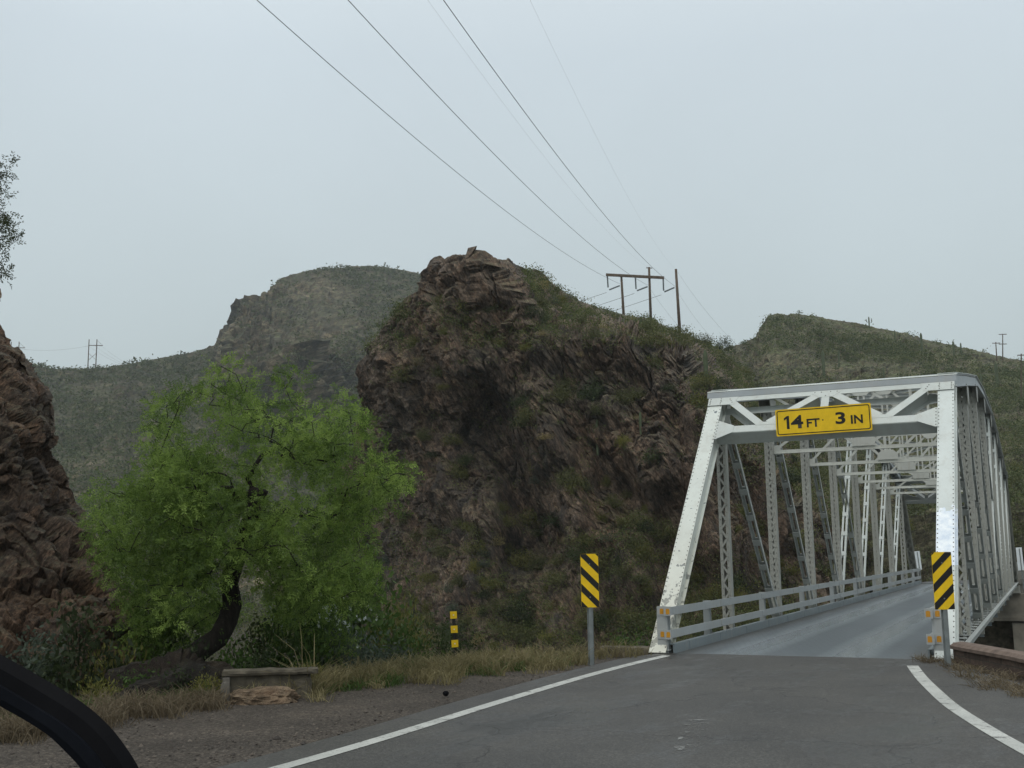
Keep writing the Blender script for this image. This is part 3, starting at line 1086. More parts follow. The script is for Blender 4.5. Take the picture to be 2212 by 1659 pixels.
for side in (-1, 1):
    t = side * W2
    b = MB()
    for k in range(1, NP - 1):
        a0, a1 = Vector((t, k * PAN, ZT[k])), Vector((t, (k + 1) * PAN, ZT[k + 1]))
        d = (a1 - a0).normalized()
        u = Vector((1, 0, 0)).cross(d)
        b.bar(a0 - d * 0.02, a1 + d * 0.02, 0.36, 0.016, u, (0, 0.158 + 0.002 * (k % 2)), 0)
        for q in (-1, 1):
            b.bar(a0, a1, 0.016, 0.30, u, (q * 0.13 + 0.002 * (k % 2), 0), 2)
            b.bar(a0, a1, 0.06, 0.012, u, (q * 0.165, -0.14), 2)
            for j in range(20):
                b.rivet(a0 + d * (0.1 + j * 0.255) + u * 0.11 + Vector((q * 0.139, 0, 0)), (q, 0, 0), 0.013, 0.01, 1)
        L_ = (a1 - a0).length
        nl = int(L_ / 0.30)
        for j in range(nl):
            sg = 1 if j % 2 else -1
            b.bar(a0 + d * (j * L_ / nl) - u * 0.152 + Vector((sg * 0.13, 0, 0)), a0 + d * ((j + 1) * L_ / nl) - u * 0.152 - Vector((sg * 0.13, 0, 0)), 0.05, 0.010, u, (0, 0), 2)
    b.build('top_chord', [M_WHITE, M_RIVET, M_SHADE], bridge)
    b = MB()
    a0, a1 = Vector((t, -0.1, -0.03)), Vector((t, NP * PAN + 0.1, -0.03))
    for k in (-1, 1):
        b.bar(a0, a1, 0.014, 0.20, (0, 0, 1), (k * 0.11, 0))
        b.bar(a0, a1, 0.09, 0.014, (0, 0, 1), (k * 0.16, 0.095))
    for j in range(50):
        b.box((t, 0.4 + j * 0.92, 0.078), (0.19, 0.25, 0.012))
    b.build('bottom_chord', M_DULL, bridge)


def column(side, k, m):
    b = MB()
    t, s = side * W2, k * PAN
    z0, z1 = -0.25, ZT[k] - 0.14
    HK = ZT[k]
    wd = 0.105 if k in (1, NP - 1) else 0.112
    hz = (z0 + z1) / 2
    for q in (-1, 1):
        b.box((t + q * wd, s, hz), (0.014, 0.20, z1 - z0))
        for f in (-1, 1):
            fw = 0.055 if k in (1, NP - 1) else 0.085
            b.box((t + q * (wd - fw / 2 - 0.007), s + f * 0.094, hz), (fw, 0.012, z1 - z0))
            if k < 5:
                for j in range(44):
                    if z0 + 0.35 + j * 0.155 > z1:
                        break
                    b.rivet((t + q * (wd - 0.03), s + f * 0.1005, z0 + 0.35 + j * 0.155), (0, f, 0), 0.012, 0.009, 1)
    pitch = 0.20 if k in (1, NP - 1) else 0.15
    n = int((z1 - z0 - 0.5) / pitch)
    inner = wd - 0.035 if k in (1, NP - 1) else wd - 0.06
    for f in (-1, 1):
        for j in range(n):
            sg = (1 if j % 2 else -1) * f
            b.bar((t + sg * inner, s + f * 0.106, z0 + 0.4 + j * pitch), (t - sg * inner, s + f * 0.106, z0 + 0.4 + (j + 1) * pitch), 0.045 if k in (1, NP - 1) else 0.05, 0.010, (0, f, 0))
    # gusset at the top chord
    for q in (-1, 1):
        b.poly([(t + q * 0.155, s - 0.42, HK - 0.15), (t + q * 0.155, s + 0.42, HK - 0.15), (t + q * 0.155, s + 0.2, HK - 0.62), (t + q * 0.155, s - 0.2, HK - 0.62),
                (t + q * 0.143, s - 0.42, HK - 0.15), (t + q * 0.143, s + 0.42, HK - 0.15), (t + q * 0.143, s + 0.2, HK - 0.62), (t + q * 0.143, s - 0.2, HK - 0.62)],
               [(0, 1, 2, 3), (7, 6, 5, 4), (0, 4, 5, 1), (1, 5, 6, 2), (2, 6, 7, 3), (3, 7, 4, 0)])
    return b.build('column', [m, M_RIVET], bridge)


def diagonal(side, k0, z0, k1, z1, m):
    b = MB()
    t = side * W2
    a0, a1 = Vector((t, k0 * PAN, z0)), Vector((t, k1 * PAN, z1))
    d = (a1 - a0).normalized()
    a0, a1 = a0 + d * 0.25, a1 - d * 0.25
    n = Vector((1, 0, 0)).cross(d)
    for q in (-1, 1):
        b.bar(a0, a1, 0.012, 0.105, n, (q * 0.092, 0))
        b.bar(a0, a1, 0.06, 0.012, n, (q * 0.060, 0.046))
    L = (a1 - a0).length
    nb = int(L / 0.85)
    for j in range(nb + 1):
        c = a0 + d * (0.1 + j * (L - 0.2) / nb)
        b.bar(c - d * 0.09, c + d * 0.09, 0.205, 0.010, n, (0, 0.058))
        b.bar(c - d * 0.09, c + d * 0.09, 0.205, 0.010, n, (0, -0.058))
    return b.build('diagonal', m, bridge)


for side in (-1, 1):
    for k in range(1, NP):
        column(side, k, M_GREY)
    for k in range(1, 5):
        diagonal(side, k, ZT[k], k + 1, 0, M_DULL)  # downward-facing diagonals: their shade is put into the duller colour
    for k in range(4, NP - 1):
        diagonal(side, k, 0, k + 1, ZT[k + 1], M_WHITE)


def portal(far):
    """portal frame lying in the sloping plane of the end posts"""
    b = MB()
    s0, s1 = (0, PAN) if not far else (NP * PAN, (NP - 1) * PAN)
    e_ = Vector((0, s1 - s0, HH)).normalized()
    n = Vector((1, 0, 0)).cross(e_)
    if n.z < 0:
        n = -n
    o = Vector((0, s0, 0))

    def pt(t, a, k=0.0):
        return o + e_ * a + Vector((t, 0, 0)) + n * k

    F = 0.157 + 0.012
    # top strut: face angle, deep web behind, sloping cap lip
    b.bar(pt(-2.66, 7.12, F), pt(2.66, 7.12, F), 0.014, 0.15, e_)
    b.poly([pt(-2.70, 7.345, F + 0.09), pt(2.70, 7.345, F + 0.09), (2.70, s1 + (0.35 if not far else -0.35), HH + 0.20), (-2.70, s1 + (0.35 if not far else -0.35), HH + 0.20),
            pt(-2.70, 7.318, F + 0.09), pt(2.70, 7.318, F + 0.09), (2.70, s1 + (0.35 if not far else -0.35), HH + 0.185), (-2.70, s1 + (0.35 if not far else -0.35), HH + 0.185)],
           [(0, 1, 2, 3), (7, 6, 5, 4), (0, 4, 5, 1), (1, 5, 6, 2), (2, 6, 7, 3), (3, 7, 4, 0)])
    b.bar(pt(-2.35, 7.08, -0.16), pt(2.35, 7.08, -0.16), 0.012, 0.22, e_)
    lp = MB()
    lp.poly([pt(-2.70, 7.20, F + 0.012), pt(2.70, 7.20, F + 0.012), pt(2.70, 7.305, F + 0.085), pt(-2.70, 7.305, F + 0.085),
             pt(-2.70, 7.212, F + 0.0), pt(2.70, 7.212, F + 0.0), pt(2.70, 7.315, F + 0.073), pt(-2.70, 7.315, F + 0.073)],
            [(0, 1, 2, 3), (7, 6, 5, 4), (0, 4, 5, 1), (1, 5, 6, 2), (2, 6, 7, 3), (3, 7, 4, 0)])
    # lower strut: front and back angles with soffit lacing
    for kk in (F, -0.165):
        b.bar(pt(-2.33, 6.065, kk), pt(2.33, 6.065, kk), 0.014, 0.21, e_)
        b.bar(pt(-1.45, 6.20, kk + 0.004), pt(1.45, 6.20, kk + 0.004), 0.014, 0.10, e_)
    b.bar(pt(-2.33, 5.955, 0), pt(2.33, 5.955, 0), 0.33, 0.012, e_)
    # W bracing
    for kk in (F + 0.006, -0.168):
        for q in (-1, 1):
            b.bar(pt(q * 2.10, 7.02, kk), pt(q * 1.36, 6.20, kk), 0.012, 0.17, Vector((q * 0.74, 0, 0)) + e_ * 0.0)
            b.bar(pt(q * 0.16, 7.06, kk), pt(q * 1.18, 6.22, kk), 0.012, 0.17, Vector((-q * 0.8, 0, 0)))
        b.bar(pt(0, 6.12, kk), pt(0, 7.06, kk), 0.17, 0.012, n)
    # webs making the bracing solid angles
    for q in (-1, 1):
        b.bar(pt(q * 2.10, 7.02, 0), pt(q * 1.36, 6.20, 0), 0.30, 0.012, Vector((q * 0.74, 0, 0)))
        b.bar(pt(q * 0.16, 7.06, 0), pt(q * 1.18, 6.22, 0), 0.30, 0.012, Vector((-q * 0.8, 0, 0)))
    fr = b.build('portal_frame', [M_WHITE if not far else M_DULL, M_RIVET], bridge)
    lp.build('cap_lip', M_SHADE, fr)  # lip's shade is painted in by the grey colour
    # gussets
    K = F + 0.016

    def plate(pts, riv):
        g = MB()
        fr_ = [pt(t, a, K) for t, a in pts]
        bk = [pt(t, a, K - 0.012) for t, a in pts]
        m_ = len(pts)
        g.poly(fr_ + bk, [tuple(range(m_)), tuple(range(2 * m_ - 1, m_ - 1, -1))] + [(i, m_ + i, m_ + (i + 1) % m_, (i + 1) % m_) for i in range(m_)])
        for t, a in riv:
            g.rivet(pt(t, a, K), n, 0.014, 0.010, 1)
        g.build('gusset_plate', [M_WHITE if not far else M_DULL, M_RIVET], fr)

    for q in (-1, 1):
        plate([(q * 2.65, 7.19), (q * 1.97, 7.19), (q * 2.04, 6.93), (q * 2.65, 6.93)], [(q * tt, aa) for tt in (2.6, 2.36) for aa in (6.97, 7.03, 7.09, 7.15)] + [(q * 2.15, 7.12), (q * 2.12, 7.06), (q * 2.09, 7.0)])
        plate([(q * 2.33, 6.36), (q * 2.28, 6.36), (q * 1.93, 6.18), (q * 1.93, 5.96), (q * 2.28, 5.76), (q * 2.33, 5.76)], [(q * 2.30, 5.82 + 0.1 * i) for i in range(6)])
    plate([(-0.30, 7.17), (0.30, 7.17), (0.30, 7.10), (0.14, 6.96), (-0.14, 6.96), (-0.30, 7.10)], [(-0.24, 7.13), (0.24, 7.13), (0, 7.0), (-0.1, 7.13), (0.1, 7.13)])


portal(False)
portal(True)


def sway(k):
    b = MB()
    s = k * PAN
    zt, zb = ZT[k] + 0.02, 4.52
    for dz in (-0.05, 0.12):
        b.bar((-W2 + 0.1, s, zt + dz), (W2 - 0.1, s, zt + dz), 0.09, 0.012)
    b.bar((-W2 + 0.1, s, zt + 0.035), (W2 - 0.1, s, zt + 0.035), 0.012, 0.17)
    b.bar((-W2 + 0.1, s, zb), (W2 - 0.1, s, zb), 0.012, 0.10)
    b.bar((-W2 + 0.1, s, zb - 0.045), (W2 - 0.1, s, zb - 0.045), 0.12, 0.012)
    for q in (-1, 1):
        b.bar((q * (W2 - 0.12), s + 0.03, zb + 0.04), (q * 0.12, s + 0.03, zt - 0.06), 0.07, 0.012, (0, 1, 0))
        b.bar((q * (W2 - 0.12), s + 0.062, zb + 0.04), (q * 0.12, s + 0.062, zt - 0.06), 0.012, 0.06, (0, 1, 0))
        b.bar((q * 0.10, s - 0.03, zb + 0.06), (q * (W2 - 0.15), s - 0.03, zt - 0.08), 0.075, 0.012, (0, 1, 0))
        b.bar((q * W2 * 0.5, s, (zb + zt) / 2), (q * W2 * 0.5, s, zt - 0.06), 0.07, 0.012, (0, 1, 0))
        b.box((q * (W2 - 0.2), s - 0.012, zb + 0.05), (0.22, 0.012, 0.26))
        b.box((q * 0.075, s - 0.008, (zb + zt) / 2), (0.05, 0.05, zt - zb - 0.1))
    for y0, y1, pts in ((s - 0.052, s - 0.042, [(-0.30, zb + 0.05), (0.30, zb + 0.05), (0.30, zb + 0.22), (0.16, zb + 0.34), (-0.16, zb + 0.34), (-0.30, zb + 0.22)]),
                        (s - 0.052, s - 0.042, [(-0.30, zt - 0.10), (-0.14, zt - 0.24), (0.14, zt - 0.24), (0.30, zt - 0.10), (0.30, zt - 0.05), (-0.30, zt - 0.05)])):
        b.poly([(x, y0, z) for x, z in pts] + [(x, y1, z) for x, z in pts],
               [(0, 1, 2, 3, 4, 5), (11, 10, 9, 8, 7, 6)] + [(i, 6 + i, 6 + (i + 1) % 6, (i + 1) % 6) for i in range(6)])
    return b.build('sway_frame', M_SWAY, bridge)


M_SWAY = paint_mat('rust_streaked_paint', (0.58, 0.59, 0.54), 0.75)
for k in range(2, NP - 1):
    sway(k)
for k in range(1, NP - 1):
    b = MB()
    for q in (-1, 1):
        a0, a1 = (q * (W2 - 0.1), k * PAN, ZT[k] + 0.05 + q * 0.03), (-q * (W2 - 0.1), (k + 1) * PAN, ZT[k + 1] + 0.05 + q * 0.03)
        b.bar(a0, a1, 0.10, 0.012, (0, 0, 1))
        b.bar(a0, a1, 0.012, 0.09, (0, 0, 1), (0, -0.05))
    b.box((0, (k + 0.5) * PAN, (ZT[k] + ZT[k + 1]) / 2 + 0.05), (0.36, 0.30, 0.012))
    b.build('lateral_brace', M_DULL, bridge)

# floor system
b = MB()
b.box((0, NP * PAN / 2 + 0.03, -0.04), (4.42, NP * PAN - 0.04, 0.08))
b.build('deck', M_DECK, bridge)
b = MB()
b.box((0, -0.06, -0.02), (4.5, 0.10, 0.055))
b.box((0, 0.03, -0.012), (4.42, 0.03, 0.04))
b.build('expansion_joint', M_BLUEGREY, bridge)
for k in range(NP + 1):
    b = MB()
    s = k * PAN + (0.1 if k == 0 else -0.1 if k == NP else 0)
    b.box((0, s, -0.38), (2 * W2 - 0.3, 0.014, 0.56))
    for z in (-0.105, -0.66):
        b.box((0, s, z), (2 * W2 - 0.3, 0.2, 0.02))
    b.build('floor_beam', M_BLUEGREY, bridge)
for side in (-1, 1):
    b = MB()
    b.box((side * 2.225, NP * PAN / 2, 0.08), (0.03, NP * PAN, 0.16))
    b.box((side * 2.265, NP * PAN / 2, 0.166), (0.11, NP * PAN, 0.012))
    for j in range(20):
        b.box((side * 2.207, j * 2.3 + 1.0, 0.08), (0.006, 0.03, 0.156))
    b.build('curb', M_BLUEGREY, bridge)
    # two-rail guard with posts and amber reflectors
    b = MB()
    L0, L1 = (-0.12, NP * PAN + 0.35)
    tt = side * 2.27
    for zc, hh in ((0.768, 0.15), (0.35, 0.15)):
        segs = 12
        for j in range(segs):
            s0, s1 = L0 + (L1 - L0) * j / segs, L0 + (L1 - L0) * (j + 1) / segs
            b.box((tt, (s0 + s1) / 2, zc), (0.022, s1 - s0 - 0.006, hh))
            for dz in (-1, 1):
                b.box((tt - side * -0.025, (s0 + s1) / 2, zc + dz * (hh / 2 - 0.012)), (0.045, s1 - s0 - 0.006, 0.010))
            b.box((tt - side * 0.016, s1, zc), (0.010, 0.34, hh - 0.03))
    g = b.build('guard_rail', M_RAIL, bridge)
    posts = [0.05] + [(0.57 + k) * PAN for k in range(NP)] + [(1.06 + k) * PAN for k in range(0)]
    for s in posts + [NP * PAN + 0.1]:
        pm = MB()
        x = tt + side * 0.105
        pm.box((x, s, 0.385), (0.012, 0.13, 0.92))
        for q in (-1, 1):
            pm.box((x, s + q * 0.065, 0.385), (0.13, 0.012, 0.92))
        pm.build('rail_post', M_RAIL, g)
    # end plate with four amber reflectors
    em = MB()
    em.box((tt + side * 0.14, -0.06, 0.40), (0.20, 0.014, 0.90))
    em.box((tt + side * 0.01, -0.15, 0.775), (0.13, 0.02, 0.17))
    em.box((tt + side * 0.01, -0.15, 0.35), (0.13, 0.02, 0.17))
    em.box((tt + side * 0.14, -0.072, 0.775), (0.17, 0.014, 0.17))
    em.box((tt + side * 0.14, -0.072, 0.35), (0.17, 0.014, 0.17))
    em.build('end_plate', M_RAIL, g)
    for z in (0.768, 0.35):
        for dx, ds in ((0.0, -0.163), (0.14, -0.082)):
            rm = MB()
            cx, hw, hh = tt + side * dx, 0.036, 0.05
            pts = [(-hw, -hh), (hw, -hh), (hw, hh * 0.7), (hw * 0.6, hh), (-hw * 0.6, hh), (-hw, hh * 0.7)]
            rm.poly([(cx + a, ds, z + c_) for a, c_ in pts] + [(cx + a, ds + 0.01, z + c_) for a, c_ in pts],
                    [(0, 1, 2, 3, 4, 5), (11, 10, 9, 8, 7, 6)] + [(i, 6 + i, 6 + (i + 1) % 6, (i + 1) % 6) for i in range(6)])
            rm.build('reflector', M_AMBER, g)


# ------------------------------------------------------------------ clearance sign on the portal
def text_obj(s, w, h, c, m, parent, y):
    cu = bpy.data.curves.new('lettering', 'FONT')
    cu.body = s
    cu.size = 1.0
    cu.align_x = 'CENTER'
    cu.extrude = 0.0
    cu.offset = 0.028
    o = bpy.data.objects.new('lettering', cu)
    COL.objects.link(o)
    bpy.context.view_layer.update()
    dg = bpy.context.evaluated_depsgraph_get()
    me = bpy.data.meshes.new_from_object(o.evaluated_get(dg))
    co = np.zeros(len(me.vertices) * 3, np.float32)
    me.vertices.foreach_get('co', co)
    co = co.reshape(-1, 3)
    lo, hi = co.min(0), co.max(0)
    nn = np.zeros_like(co)
    nn[:, 0] = (co[:, 0] - (lo[0] + hi[0]) / 2) * w / (hi[0] - lo[0]) + c[0]
    nn[:, 2] = (co[:, 1] - (lo[1] + hi[1]) / 2) * h / (hi[1] - lo[1]) + c[1]
    nn[:, 1] = y
    me.vertices.foreach_set('co', nn.ravel())
    me.update()
    bpy.data.objects.remove(o)
    me.materials.append(m)
    me.name = 'lettering'
    return mesh_obj('lettering', me, parent)


_sp = bw(3.88, 0.045)
sign = empty('clearance_sign', (_sp[0], _sp[1], 4.60), -YAW)
sign.rotation_euler = (0, R(-0.7), -YAW)
tag(sign, 'wide yellow clearance sign with black 14 FT 3 IN lettering on the bridge portal', 'sign')


def rrect(w, h, r, n=5):
    pts = []
    for cx, cy, a0 in ((w / 2 - r, h / 2 - r, 0), (-w / 2 + r, h / 2 - r, 90), (-w / 2 + r, -h / 2 + r, 180), (w / 2 - r, -h / 2 + r, 270)):
        for k in range(n + 1):
            a = R(a0 + 90 * k / n)
            pts.append((cx + r * math.cos(a), cy + r * math.sin(a)))
    return pts


def slab(b, pts, y0, y1, mi=0):
    """flat plate in local x,z facing -y"""
    m_ = len(pts)
    b.poly([(x, y0, z) for x, z in pts] + [(x, y1, z) for x, z in pts],
           [tuple(range(m_)), tuple(range(2 * m_ - 1, m_ - 1, -1))] + [(i, m_ + i, m_ + (i + 1) % m_, (i + 1) % m_) for i in range(m_)], mi)


SW, SH = 2.0, 0.58
b = MB()
slab(b, rrect(SW, SH, 0.025), -0.006, 0.0)
b.build('panel', M_YEL, sign)
b = MB()
o_, i_ = rrect(SW - 0.055, SH - 0.055, 0.045), rrect(SW - 0.095, SH - 0.095, 0.028)
m_ = len(o_)
b.poly([(x, -0.0085, z) for x, z in o_] + [(x, -0.0085, z) for x, z in i_], [(i, (i + 1) % m_, m_ + (i + 1) % m_, m_ + i) for i in range(m_)])
b.build('border', M_BLK, sign)
b = MB()
b.poly([(-0.765 + x, -0.0095, z) for x, z in [(-0.002, -0.1425), (0.056, -0.1425), (0.056, 0.1425), (0.012, 0.1425), (-0.0575, 0.095), (-0.0575, 0.045), (-0.002, 0.078)]], [tuple(range(7))])
b.build('lettering', M_BLK, sign)
text_obj('4', 0.262, 0.285, (-0.545, 0.0), M_BLK, sign, -0.0095)
text_obj('FT', 0.275, 0.182, (-0.205, -0.045), M_BLK, sign, -0.0095)
text_obj('3', 0.205, 0.255, (0.365, 0.015), M_BLK, sign, -0.0095)
text_obj('IN', 0.245, 0.185, (0.70, -0.035), M_BLK, sign, -0.0095)
b = MB()
slab(b, rrect(0.028, 0.028, 0.012, 3), -0.0095, -0.0070)
b.build('lettering', M_BLK, sign)
for q in (-0.55, 0.55):
    b = MB()
    b.box((q, 0.045, -0.17), (0.06, 0.085, 0.16))
    b.box((q, 0.16, 0.2), (0.06, 0.32, 0.05))
    b.build('bracket', M_GALV, sign)


# ------------------------------------------------------------------ striped object markers
def clip_band(k, w, h, bw_, sgn):
    """one 45-degree stripe clipped to the panel rectangle"""
    pts = [(-w / 2, -h / 2), (w / 2, -h / 2), (w / 2, h / 2), (-w / 2, h / 2)]

    def cut(poly, f):
        out = []
        for i in range(len(poly)):
            a, c = poly[i], poly[(i + 1) % len(poly)]
            fa, fc = f(a), f(c)
            if fa >= 0:
                out.append(a)
            if fa * fc < 0:
                t = fa / (fa - fc)
                out.append((a[0] + (c[0] - a[0]) * t, a[1] + (c[1] - a[1]) * t))
        return out
    g = lambda p: p[1] + sgn * p[0] - k
    pts = cut(pts, lambda p: g(p) + bw_ / 2)
    if pts:
        pts = cut(pts, lambda p: bw_ / 2 - g(p))
    return pts


def striped(name_parent, w, h, sgn, period, k0, rad, bolts=True):
    b = MB()
    slab(b, rrect(w, h, rad), -0.004, 0.0)
    b.build('panel', M_YEL, name_parent)
    b = MB()
    k = k0 - 6 * period
    while k < 6 * period:
        pl = clip_band(k, w - 0.004, h - 0.004, period * 0.46, sgn)
        if len(pl) > 2:
            area = sum(pl[i][0] * pl[(i + 1) % len(pl)][1] - pl[(i + 1) % len(pl)][0] * pl[i][1] for i in range(len(pl)))
            if abs(area) > 1e-5:
                b.poly([(x, -0.0065, z) for x, z in pl], [tuple(range(len(pl)))])
        k += period
    b.build('stripes', M_BLK, name_parent)
    if bolts:
        for z in (-h * 0.31, h * 0.31):
            b = MB()
            b.tube([(0, -0.012, z), (0, 0.0, z)], 0.012, 8)
            b.build('bolt', M_GALV, name_parent)


def u_post(parent, z0, z1, y):
    b = MB()
    b.box((0, y + 0.004, (z0 + z1) / 2), (0.05, 0.006, z1 - z0))
    for q in (-1, 1):
        b.box((q * 0.028, y + 0.022, (z0 + z1) / 2), (0.006, 0.042, z1 - z0))
        b.box((q * 0.040, y + 0.045, (z0 + z1) / 2), (0.024, 0.006, z1 - z0))
    b.build('post', M_GALV, parent)


def marker(px, py_top, py_bot, d, sgn, w, rz, z_ground, label, k0):
    top, bot = P(px, py_top, d), P(px, py_bot, d)
    h = np.linalg.norm(top - bot)
    c = (top + bot) / 2
    o = empty('object_marker', (c[0], c[1], c[2]), rz)
    tag(o, label, 'road marker', 'striped markers at the bridge entrance')
    striped(o, w, h, sgn, h / 3.06, k0, 0.02)
    u_post(o, z_ground - c[2] - 0.4, h * 0.45, 0.0)
    return o


marker(1274, 1197, 1311, 19.3, 1, 0.305, R(4), 0.0, 'yellow and black striped marker on a grey post among the weeds left of the bridge', 0.03)
marker(2037, 1193, 1315.5, 17.9, -1, 0.312, R(-3), 0.0, 'yellow and black striped marker in front of the right white bridge post', 0.03)

# three-plate delineator in the grass
c = P(983, 1397, 20.6)
dl = empty('delineator_post', (c[0], c[1], c[2]), 0)
tag(dl, 'short leaning delineator post with three yellow plates standing in the grass', 'delineator')
b = MB()
hd = 1323 - 1397
Hh = 20.6 * 74 / FD
b.box((0.0, 0.012, Hh * 0.5 - 0.25), (0.06, 0.012, Hh + 0.45))
b.build('post', M_BLK, dl)
for z in (0.09, 0.50, 0.91):
    b = MB()
    slab(b, [(-0.062, Hh * z - 0.065), (0.062, Hh * z - 0.065), (0.062, Hh * z + 0.065), (-0.062, Hh * z + 0.065)], -0.008, 0.004)
    b.build('plate', M_YEL, dl)
    b = MB()
    b.tube([(0, -0.014, Hh * z), (0, -0.006, Hh * z)], 0.012, 8)
    b.build('bolt', M_WPLATE, dl)
dl.rotation_euler = (0, R(-2.5), R(3))

# markers at the far end, seen from behind
for px, y0, y1, d, lean, lab in ((1985.5, 1191, 1231, 63.0, 4, 'white backed road marker at the far left end of the bridge rail'),
                                 (2206, 1183, 1232, 60.0, 2, 'white backed road marker beside the far road right of the bridge')):
    c = P(px, y1, d)
    hh = d * (y1 - y0) / FD
    o = empty('road_marker', tuple(c), 0)
    tag(o, lab, 'road marker', 'markers at the far end of the bridge')
    b = MB()
    slab(b, [(-0.16, 0), (0.16, 0), (0.16, hh), (-0.16, hh)], -0.01, 0.0)
    b.build('panel', M_WPLATE, o)
    b = MB()
    b.box((0.02, -0.022, hh * 0.45), (0.05, 0.02, hh * 1.0))
    b.box((0.02, -0.022, -0.5), (0.05, 0.02, 1.0))
    b.build('post', M_GALV, o)
    o.rotation_euler = (0, R(-lean), 0)

# ------------------------------------------------------------------ masonry and concrete
par = empty('brick_parapet', (7.16, 18.95, 0), 0)
tag(par, 'low brown brick parapet wall with rounded coping beside the right end post', 'wall')
PTH = [(0.0, 0.0), (0.1, -2.0), (0.0, -4.2), (-0.15, -8.0), (-0.6, -16)]
b = MB()
cp = MB()
for i in range(len(PTH) - 1):
    a, c = PTH[i], PTH[i + 1]
    b.bar((a[0] + 0.16, a[1], -0.15), (c[0] + 0.16, c[1], -0.15), 0.30, 0.74)
prof = [(-0.20, 0.0), (-0.20, 0.05), (-0.13, 0.095), (0.0, 0.115), (0.13, 0.095), (0.20, 0.05), (0.20, 0.0)]
V0 = []
for a in PTH:
    V0.append([(a[0] + 0.16 + x, a[1], 0.222 + z) for x, z in prof])
pts = [p for r_ in V0 for p in r_]
fc = []
for i in range(len(PTH) - 1):
    for k in range(7):
        k2 = (k + 1) % 7
        fc.append((i * 7 + k, i * 7 + k2, (i + 1) * 7 + k2, (i + 1) * 7 + k))
fc.append(tuple(range(7)))
cp.poly(pts, fc)
b.build('wall', M_BRICK, par)
cp.build('coping', M_COPING, par)


def lumpy(name, m, c, size, seed, amp=0.22, n=40, cut=None, parent=None):
    """an irregular faceted rock"""
    u = np.linspace(0, 2 * np.pi, n, endpoint=False)
    v = np.linspace(0.02, np.pi - 0.02, n // 2)
    U, V = np.meshgrid(u, v)
    d = np.stack((np.cos(U) * np.sin(V), np.sin(U) * np.sin(V), np.cos(V)), 2).reshape(-1, 3)
    q = d * 1.7 + seed * 3.1
    a, b_, cid, g = worley(q, seed)
    r = 1 + amp * g * 0.7 + amp * 0.8 * fbm(q * 1.5, 4, seed)
    p = d * r[:, None] * np.array(size) + np.array(c)
    nu, nv = n, n // 2
    i = np.arange(nu * nv).reshape(nv, nu)
    j = np.roll(i, -1, axis=1)
    f = np.stack((i[:-1].ravel(), j[:-1].ravel(), j[1:].ravel(), i[1:].ravel()), 1)[:, ::-1]
    return mesh_obj(name, npmesh(name, p, f, m, False, cid), parent)


hw = empty('concrete_headwall', (-3.46, 15.5, 0), R(8))
tag(hw, 'low weathered concrete headwall beside the gravel shoulder below the tree', 'wall')


def rough_box(name, m, c, size, parent, amp=0.012, seed=1, step=0.035):
    """a worn cast block: every face gridded, corners knocked off and surface pitted"""
    bm = bmesh.new()
    bmesh.ops.create_cube(bm, size=1.0)
    for v in bm.verts:
        v.co = Vector((v.co.x * size[0], v.co.y * size[1], v.co.z * size[2]))
    for ax in range(3):
        n_ = max(1, int(size[ax] / step))
        ed = [e_ for e_ in bm.edges if abs((e_.verts[0].co - e_.verts[1].co)[ax]) > size[ax] * 0.9 and (e_.verts[0].co - e_.verts[1].co).length < size[ax] * 1.01]
        if n_ > 1:
            bmesh.ops.subdivide_edges(bm, edges=ed, cuts=n_ - 1, use_grid_fill=True)
    co = np.array([v.co[:] for v in bm.verts])
    h = np.array(size) / 2
    q = np.abs(co) / h
    near = np.sort(q, axis=1)
    corner = smooth(0.80, 1.0, near[:, 1])[:, None]
    n3 = np.stack((fbm(co * 9 + seed, 4, seed), fbm(co * 9 + seed, 4, seed + 9), fbm(co * 9 + seed, 4, seed + 19)), 1)
    chip = np.clip(fbm(co * 5 + seed, 3, seed + 31) - 0.15, 0, 1)[:, None]
    co = co + n3 * amp - np.sign(co) * corner * (amp * 0.8 + chip * amp * 3.5)
    for v, p in zip(bm.verts, co):
        v.co = Vector(p + np.array(c))
    me = bpy.data.meshes.new(name)
    bm.to_mesh(me)
    bm.free()
    me.materials.append(m)
    return mesh_obj(name, me, parent)


rough_box('wall', M_CONC2, (0.14, 0.0, -0.40), (1.14, 0.22, 1.42), hw, 0.010, 2)
rough_box('cap', M_CONC2, (0.17, -0.02, 0.335), (1.26, 0.30, 0.075), hw, 0.010, 5)
rough_box('stub', M_CONC, (-0.40, -0.135, -0.2), (0.12, 0.07, 0.98), hw, 0.008, 7)
o = lumpy('boulder', M_TAN, (-3.30, 15.08, 0.03), (0.43, 0.23, 0.14), 4, 0.22, 80)
tag(o, 'flat tan boulder lying on gravel against the concrete headwall', 'boulder')
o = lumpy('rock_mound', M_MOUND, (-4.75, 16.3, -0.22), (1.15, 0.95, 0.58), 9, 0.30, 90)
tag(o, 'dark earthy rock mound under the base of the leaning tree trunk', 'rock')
c = G(963, 1503)
o = lumpy('rubber_block', M_RUBBER, (c[0], c[1], 0.03), (0.042, 0.036, 0.036), 2, 0.1, 14)
tag(o, 'small black block lying on the gravel shoulder', 'block')

kb = empty('concrete_curb', (2.15, 21.72, 0), R(-20))
tag(kb, 'short stained concrete curb block left of the bridge deck', 'curb')
rough_box('block', M_CONC2, (0, 0, -0.07), (1.15, 0.34, 0.36), kb, 0.010, 12)
kb2 = empty('concrete_footing', (7.25, 19.25, 0), R(-25))
tag(kb2, 'worn concrete footing under the right bridge end post', 'footing')
rough_box('block', M_CONC, (0.05, 0, -0.16), (0.9, 0.5, 0.34), kb2, 0.012, 15)

